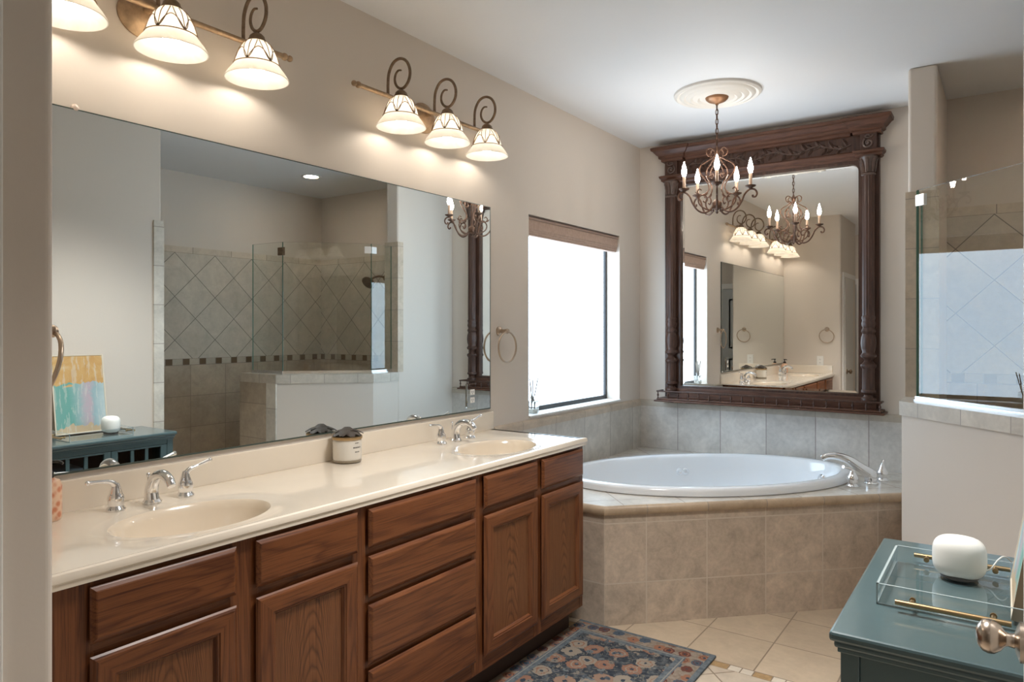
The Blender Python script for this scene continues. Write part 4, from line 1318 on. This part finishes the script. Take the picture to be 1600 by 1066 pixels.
sb = thing('soap_bottle', 'coral patterned soap bottle with black pump at the left end of the counter', 'soap bottle', (0.064, 0.845, CT + .0006))
c = (0.064, 0.845, CT + .0006)
t = NT('coral_pattern'); t.xyz()
vo = t.n('ShaderNodeTexVoronoi'); vo.inputs['Scale'].default_value = 55; t.t.links.new(t.co, vo.inputs['Vector'])
t.set(Base_Color=t.ramp(vo.outputs['Distance'], [(0.25, (0.62, 0.22, 0.11)), (0.45, (0.74, 0.42, 0.28)), (0.6, (0.80, 0.55, 0.38))]), Roughness=0.3, Coat_Weight=0.4)
MB().lathe([(0.0, 0.0), (0.031, 0.0), (0.034, 0.004), (0.035, 0.012), (0.035, 0.094), (0.030, 0.106), (0.018, 0.112), (0.014, 0.116), (0.0, 0.116)], c, 32).build('bottle', t.m, sb)
pm = MB()
pm.lathe([(0.0, 0.114), (0.016, 0.114), (0.016, 0.128), (0.010, 0.132), (0.005, 0.134), (0.005, 0.152), (0.011, 0.153), (0.011, 0.162), (0.0, 0.164)], c, 20)
pm.tube([Vector(c) + Vector((0, 0, 0.158)), Vector(c) + Vector((0.025, 0.02, 0.158)), Vector(c) + Vector((0.032, 0.026, 0.152))], 0.0042, 8)
pm.build('pump', M_black, sb)

df = thing('reed_diffuser', 'small clear glass reed diffuser on the window sill', 'diffuser', (-0.045, 3.395, 0.945))
c = Vector((-0.045, 3.395, 0.945))
bt = MB()
bt.box(c.x - 0.027, c.x + 0.027, c.y - 0.027, c.y + 0.027, c.z + 0.0005, c.z + 0.072, 0.005)
bt.lathe([(0.012, 0.071), (0.012, 0.085), (0.015, 0.087), (0.015, 0.098), (0.0, 0.098)], c, 16)
bt.build('bottle', M_clear, df)
MB().box(c.x - 0.018, c.x + 0.018, c.y - 0.018, c.y + 0.018, c.z + 0.004, c.z + 0.028, 0.003).build('oil', mat('diffuser_oil', (0.62, 0.58, 0.50), 0.1), df)
for (dx, dy, L) in ((0.010, -0.045, 0.20), (-0.012, 0.020, 0.19), (0.012, 0.038, 0.20), (0.0, -0.022, 0.17)):
    MB().tube([c + Vector((-dx * .2, -dy * .2, 0.01)), c + Vector((dx, dy, L))], 0.0034, 6).build('reed', mat('reed', (0.13, 0.105, 0.085), 0.8), df)

# ------------------------------------------------------------------ blue cabinet with glass-paned doors
bc = thing('blue_cabinet', 'dusty teal painted cabinet with small-paned doors by the right wall', 'cabinet', (2.09, 1.92, 0.0))
t = NT('teal_paint'); t.xyz()
t.set(Base_Color=t.ramp(t.noise(t.co, 6, 3), [(0.3, (0.064, 0.108, 0.117)), (0.7, (0.074, 0.122, 0.131))]), Roughness=0.28, Coat_Weight=0.7, Coat_Roughness=0.10)
M_teal = t.m
BX0, BX1, BY0, BY1, BT = 1.905, 2.292, 1.560, 2.300, 0.82
top = MB()
for (o_, z0, z1, bv) in ((0.018, BT - 0.020, BT, 0.006), (0.010, BT - 0.034, BT - 0.020, 0.005), (0.004, BT - 0.044, BT - 0.034, 0.002)):
    top.box(BX0 - o_, BX1, BY0 - o_ - 0.006, BY1 + o_, z0, z1, bv)
top.build('top', M_teal, bc)
cb = MB()
zb, zt_ = 0.12, BT - 0.044
pw = 0.035
cb.box(BX1 - 0.015, BX1, BY0 + .02, BY1 - .02, zb, zt_)                     # back
cb.box(BX0 + .02, BX1 - .015, BY0 + .012, BY1 - .012, zb, zb + 0.018)       # bottom
cb.box(BX0 + .03, BX1 - .015, BY0 + .012, BY1 - .012, 0.44, 0.456)          # shelf
for (ya, yb2) in ((BY0, BY0 + pw), (BY1 - pw, BY1)):
    for (xa, xb) in ((BX0, BX0 + pw), (BX1 - pw, BX1)):
        cb.box(xa, xb, ya, yb2, zb, zt_, 0.002)
for yy in (BY0, BY1):
    s = 1 if yy == BY0 else -1
    ya, yb2 = sorted((yy + s * 0.004, yy + s * 0.024))
    cb.box(BX0 + pw, BX1 - pw, ya, yb2, zt_ - 0.055, zt_, 0.002)
    cb.box(BX0 + pw, BX1 - pw, ya, yb2, zb, zb + 0.06, 0.002)
    ya, yb2 = sorted((yy + s * 0.014, yy + s * 0.022))
    cb.box(BX0 + pw - .004, BX1 - pw + .004, ya, yb2, zb + 0.05, zt_ - 0.05)
cb.box(BX0 + 0.003, BX0 + 0.022, BY0 + pw, BY1 - pw, zt_ - 0.025, zt_, 0.002)
cb.box(BX0 + 0.003, BX0 + 0.022, BY0 + pw, BY1 - pw, zb, zb + 0.03, 0.002)
cb.build('carcass', M_teal, bc)
M_dpane = glass_mat('dark_cabinet_pane', (0.75, 0.80, 0.82), 0.03)
ym = 1.945
for (ya, yb2) in ((BY0 + pw + .002, ym - 0.001), (ym + 0.001, BY1 - pw - .002)):
    z0, z1 = zb + 0.032, zt_ - 0.027
    d = MB()
    st = 0.036
    for (a, b, c0, c1) in ((ya, ya + st, z0, z1), (yb2 - st, yb2, z0, z1), (ya + st, yb2 - st, z1 - 0.010, z1), (ya + st, yb2 - st, z0, z0 + 0.05)):
        d.box(BX0 + 0.001, BX0 + 0.021, a, b, c0, c1, 0.0015)
    w = (yb2 - ya - 2 * st)
    for k in (1, 2):
        yc = ya + st + w * k / 3
        d.box(BX0 + 0.004, BX0 + 0.018, yc - 0.009, yc + 0.009, z0 + 0.05, z1 - 0.010)
    zz = z1 - 0.010 - 0.085
    while zz > z0 + 0.08:
        d.box(BX0 + 0.0045, BX0 + 0.0175, ya + st, yb2 - st, zz - 0.009, zz + 0.009)
        zz -= 0.10
    dd = d.build('door', M_teal, bc)
    MB().box(BX0 + 0.009, BX0 + 0.012, ya + st - .004, yb2 - st + .004, z0 + 0.046, z1 - 0.006).build('pane', M_dpane, dd)
    yk = ym - 0.02 if yb2 < ym + .01 else ym + 0.02
    MB().lathe([(0.0, 0.0), (0.006, 0.0), (0.005, 0.010), (0.012, 0.018), (0.010, 0.026), (0.0, 0.029)], (BX0 + 0.002, yk, 0.46), 18, M=M90).build('knob', M_brown, dd)
for (xa, ya) in ((BX0 + .002, BY0 + .002), (BX0 + .002, BY1 - pw - .002), (BX1 - pw - .002, BY0 + .002), (BX1 - pw - .002, BY1 - pw - .002)):
    MB().box(xa, xa + pw, ya, ya + pw, 0.0, zb, 0.003).build('leg', M_teal, bc)
# folded towels behind the panes
for k, (y0, y1, z0, colr, lab) in enumerate(((1.62, 1.90, 0.457, (0.62, 0.62, 0.62), 'folded pale grey towels on the shelf inside the teal cabinet'), (1.64, 1.86, 0.563, (0.74, 0.72, 0.70), 'folded white towel on top of the grey towels in the teal cabinet'))):
    tw = MB()
    for j in range(2):
        tw.box(1.965 + .006 * j, 2.24, y0 + .006 * j, y1 - .004 * j, z0 + 0.053 * j, z0 + 0.053 * j + 0.052, 0.02, seg=3)
    tag(tw.build('folded_towel', mat('towel_cloth', colr, 0.95, var=0.08, scale=120), loc=(2.1, (y0 + y1) / 2, z0)), lab, 'towel', 'towels in the cabinet')

# acrylic tray with gold handles
tr = thing('acrylic_tray', 'clear acrylic tray with brushed gold bar handles on the teal cabinet', 'tray', (2.06, 2.00, BT))
X0, X1, Y0, Y1 = 1.945, 2.230, 1.748, 2.088
ty = MB()
def sheet(p, q, z0, z1): ty.add([(*p, z0), (*q, z0), (*q, z1), (*p, z1)], [(0, 1, 2, 3)])
zz0, zz1 = BT + 0.001, BT + 0.046
for (p, q) in (((X0, Y0), (X1, Y0)), ((X1, Y0), (X1, Y1)), ((X1, Y1), (X0, Y1)), ((X0, Y1), (X0, Y0)), ((X0 + .005, Y0 + .005), (X1 - .005, Y0 + .005)), ((X0 + .005, Y1 - .005), (X0 + .005, Y0 + .005)), ((X0 + .005, Y1 - .005), (X1 - .005, Y1 - .005))):
    sheet(p, q, zz0, zz1)
ty.add([(X0, Y0, BT + .005), (X1, Y0, BT + .005), (X1, Y1, BT + .005), (X0, Y1, BT + .005)], [(0, 1, 2, 3)])
tyo = ty.build('tray_body', M_acryl, tr)
re = MB()
for (a, b, c_, d_) in ((X0, X1, Y0, Y0 + .005), (X0, X1, Y1 - .005, Y1), (X0, X0 + .005, Y0, Y1), (X1 - .005, X1, Y0, Y1)):
    re.box(a, b, c_, d_, zz1 - 0.0004, zz1 + 0.0004)
re.box(X0, X0 + .003, Y0, Y0 + .003, zz0, zz1).box(X0, X0 + .003, Y1 - .003, Y1, zz0, zz1).box(X0, X1, Y0, Y0 + 0.003, zz0, zz0 + 0.0025).box(X0, X0 + 0.003, Y0, Y1, zz0, zz0 + 0.0025)
re.build('tray_rim', mat('acrylic_edge', (0.36, 0.43, 0.44), 0.2), tr)
for (yy, s) in ((Y0, -1), (Y1, 1)):
    h = MB()
    y2 = yy + s * 0.024; zc_ = BT + 0.021
    h.tube([(X0 + 0.040, y2, zc_), (X1 - 0.040, y2, zc_)], 0.0058, 12)
    for xx in (X0 + 0.070, X1 - 0.070):
        h.tube([(xx, yy - s * 0.004, zc_), (xx, y2, zc_)], 0.0042, 10)
        h.lathe([(0, 0), (0.0065, 0), (0.0065, 0.004), (0, 0.005)], (xx, yy - s * .004, zc_), 12, M=Matrix.Rotation(radians(90 * s), 4, 'X'))
    h.build('bar_handle', M_gold, tr)

# white wifi router with a rounded boxy shell
rt = thing('wifi_router', 'white rounded pebble-shaped router standing in the acrylic tray', 'router', (2.088, 2.03, BT + 0.006))
def squircle(mb, c, a, b, h, n=2.6, nu=40, nv=20):
    vs = []
    for j in range(nv + 1):
        ph = -pi / 2 + pi * j / nv
        for i in range(nu):
            th = 2 * pi * i / nu
            def sp(w, e): return math.copysign(abs(w) ** e, w)
            e1, e2 = 2 / n, 2 / 2.3
            x = a * sp(cos(ph), e1) * sp(cos(th), e2); y = b * sp(cos(ph), e1) * sp(sin(th), e2); z = h * sp(sin(ph), e1)
            vs.append((c[0] + x, c[1] + y, c[2] + z))
    fs = [(j * nu + i, j * nu + (i + 1) % nu, (j + 1) * nu + (i + 1) % nu, (j + 1) * nu + i) for j in range(nv) for i in range(nu)]
    mb.add(vs, fs, 0, True)
q = MB(); squircle(q, (2.088, 2.03, BT + 0.008 + 0.049), 0.057, 0.046, 0.049, 3.3)
q.build('shell', mat('matte_white', (0.80, 0.80, 0.76), 0.35), rt)
MB().lathe([(0.0, 0.0), (0.036, 0.0), (0.040, 0.003), (0.036, 0.010), (0.0, 0.010)], (2.088, 2.03, BT + 0.006), 28).build('foot', mat('grey_foot', (0.06, 0.06, 0.06), 0.6), rt)
cbp = smooth_path([(2.130, 2.055, BT + 0.022), (2.150, 2.060, BT + 0.030), (2.166, 2.074, BT + 0.052), (2.180, 2.094, BT + 0.056), (2.20, 2.13, BT + 0.030), (2.235, 2.16, BT + 0.006), (2.288, 2.20, BT + 0.004)], 6)
MB().tube(cbp, 0.0018, 6).build('power_cord', mat('white_cord', (0.75, 0.75, 0.72), 0.5), rt)

# painting leaning on the wall
def painting_mat():
    t = NT('abstract_canvas')
    x, y, z = t.xyz()
    n1 = t.noise(t.co, 9, 5, 0.6, 0.8)
    nn = t.math('MULTIPLY', t.math('SUBTRACT', n1, 0.5), 0.16)
    zz = t.math('ADD', z, nn); yy = t.math('ADD', y, t.math('MULTIPLY', nn, 0.7))
    low = t.ramp(t.math('DIVIDE', t.math('ADD', yy, 0.15), 0.30), [(0.0, (0.17, 0.34, 0.30)), (0.30, (0.12, 0.32, 0.28)), (0.48, (0.25, 0.38, 0.38)), (0.58, (0.38, 0.36, 0.39)), (0.66, (0.42, 0.34, 0.38)), (0.74, (0.26, 0.38, 0.41)), (1.0, (0.42, 0.50, 0.51))])
    up = t.ramp(n1, [(0.3, (0.42, 0.21, 0.055)), (0.55, (0.52, 0.32, 0.12)), (0.75, (0.55, 0.43, 0.27))])
    k = t.math('GREATER_THAN', zz, 0.285)
    c = t.mix(k, low, up)
    sp = t.math('LESS_THAN', zz, 0.045)
    c = t.mix(sp, c, (0.48, 0.38, 0.25))
    st = t.noise(t.comb(t.math('MULTIPLY', y, 60), t.math('MULTIPLY', y, 20), t.math('MULTIPLY', z, 9)), 1.0, 4, 0.6)
    c = t.mix(t.math('MULTIPLY', t.math('GREATER_THAN', st, 0.56), 0.35), c, (0.55, 0.55, 0.50))
    t.set(Base_Color=c, Roughness=0.7)
    return t.m
pa = thing('painting', 'abstract orange and turquoise painting in a thin pale frame standing in the tray', 'painting', (2.193, 1.924, BT + 0.006))
lean = radians(9.0)
def PF(y, z, h):                                # local painting plane
    return (2.193 + z * sin(lean) - h * cos(lean), 1.924 + y, BT + 0.0097 + z * cos(lean) + h * sin(lean))
HW, HH = 0.142, 0.455
cvs = MB()
cvs.rings([(-HW + .008, HW - .008, 0.008, HH - .008, -0.016), (-HW + .008, HW - .008, 0.008, HH - .008, 0.002)], PF)
cvs.build('canvas', painting_mat(), pa)
frm = MB()
frm.rings([(-HW, HW, 0.0, HH, -0.022), (-HW, HW, 0.0, HH, 0.004), (-HW + .006, HW - .006, 0.006, HH - .006, 0.004), (-HW + .009, HW - .009, 0.009, HH - .009, 0.000)], PF, cap=False)
frm.add([PF(-HW, 0, -.022), PF(HW, 0, -.022), PF(HW, HH, -.022), PF(-HW, HH, -.022)], [(0, 1, 2, 3)], 1)
for q_ in range(4): frm.mi[q_] = 1
frm.build('frame', [mat('pale_wood_frame', (0.62, 0.55, 0.44), 0.5), mat('raw_wood_side', (0.30, 0.23, 0.15), 0.6)], pa)

# ------------------------------------------------------------------ rug
def rug_mat():
    t = NT('floral_rug')
    x, y, z = t.xyz()
    hw, hl = 0.36, 0.90
    ax_ = t.math('ABSOLUTE', x); ay = t.math('ABSOLUTE', y)
    db = t.math('MINIMUM', t.math('SUBTRACT', hw, ax_), t.math('SUBTRACT', hl, ay))     # distance to the edge
    wob = t.noise(t.co, 26, 3)
    # large blossoms
    def blossoms(scale, seed, field, pal):
        mp = t.n('ShaderNodeMapping'); mp.inputs['Location'].default_value = (seed, seed * .7, 0); t.t.links.new(t.co, mp.inputs[0])
        vo = t.n('ShaderNodeTexVoronoi'); vo.inputs['Scale'].default_value = scale; vo.inputs['Randomness'].default_value = 0.55
        vo.voronoi_dimensions = '2D'
        t.t.links.new(mp.outputs[0], vo.inputs['Vector'])
        d = t.math('ADD', vo.outputs['Distance'], t.math('MULTIPLY', t.math('SUBTRACT', t.noise(t.co, scale * 4.5, 2), 0.5), 0.34))
        sp = t.n('ShaderNodeSeparateColor'); t.t.links.new(vo.outputs['Color'], sp.inputs[0])
        petal = t.ramp(sp.outputs[0], pal, 'CONSTANT')
        petal2 = t.ramp(sp.outputs[1], [(0.0, pal[-1][1]), (0.35, pal[0][1]), (0.7, pal[1][1])], 'CONSTANT')
        c = t.mix(t.math('LESS_THAN', d, 0.40), field, petal)
        c = t.mix(t.math('LESS_THAN', d, 0.27), c, petal2)
        c = t.mix(t.math('LESS_THAN', d, 0.21), c, petal)
        c = t.mix(t.math('LESS_THAN', d, 0.09), c, (0.055, 0.075, 0.10))
        return c
    navy = t.ramp(t.noise(t.co, 45, 3), [(0.38, (0.042, 0.053, 0.070)), (0.52, (0.072, 0.084, 0.100)), (0.68, (0.15, 0.165, 0.175))])
    leafy = t.noise(t.co, 30, 2, 0.5, 2.5)
    navy = t.mix(t.math('GREATER_THAN', leafy, 0.60), navy, (0.20, 0.19, 0.165))
    palf = [(0.0, (0.34, 0.185, 0.13)), (0.34, (0.36, 0.31, 0.25)), (0.67, (0.35, 0.235, 0.175))]
    fieldc = blossoms(9.5, 0.0, navy, palf)
    small = blossoms(24.0, 7.7, fieldc, [(0.0, (0.20, 0.225, 0.235)), (0.34, (0.30, 0.255, 0.21)), (0.67, (0.105, 0.125, 0.15))])
    keep = t.math('GREATER_THAN', t.noise(t.co, 16, 1), 0.57)
    fieldc = t.mix(keep, fieldc, small)
    cream = t.ramp(t.noise(t.co, 50, 3), [(0.35, (0.26, 0.20, 0.16)), (0.6, (0.37, 0.31, 0.25))])
    bord = blossoms(15.0, 3.3, cream, [(0.0, (0.17, 0.07, 0.055)), (0.30, (0.10, 0.13, 0.17)), (0.62, (0.36, 0.18, 0.115))])
    blue = t.ramp(t.noise(t.co, 60, 2), [(0.35, (0.115, 0.145, 0.175)), (0.65, (0.205, 0.235, 0.255))])
    c = t.mix(t.math('GREATER_THAN', db, 0.022), blue, bord)
    c = t.mix(t.math('GREATER_THAN', db, 0.098), c, blue)
    c = t.mix(t.math('GREATER_THAN', db, 0.104), c, (0.34, 0.33, 0.30))
    c = t.mix(t.math('GREATER_THAN', db, 0.110), c, blue)
    c = t.mix(t.math('GREATER_THAN', db, 0.132), c, fieldc)
    c = t.mix(1.0, c, (0.70, 0.69, 0.68), 'MULTIPLY')
    t.set(Base_Color=c, Roughness=0.95, Specular_IOR_Level=0.1)
    t.bump(t.noise(t.co, 260, 2), 0.25, 0.004)
    return t.m
rg = MB().box(0.474, 1.15, 1.23, 3.03, 0.0008, 0.011, 0.004)
tag(rg.build('rug', rug_mat(), loc=(0.79, 2.13, 0.0)), 'faded navy and coral floral runner rug along the vanity cabinet', 'rug')
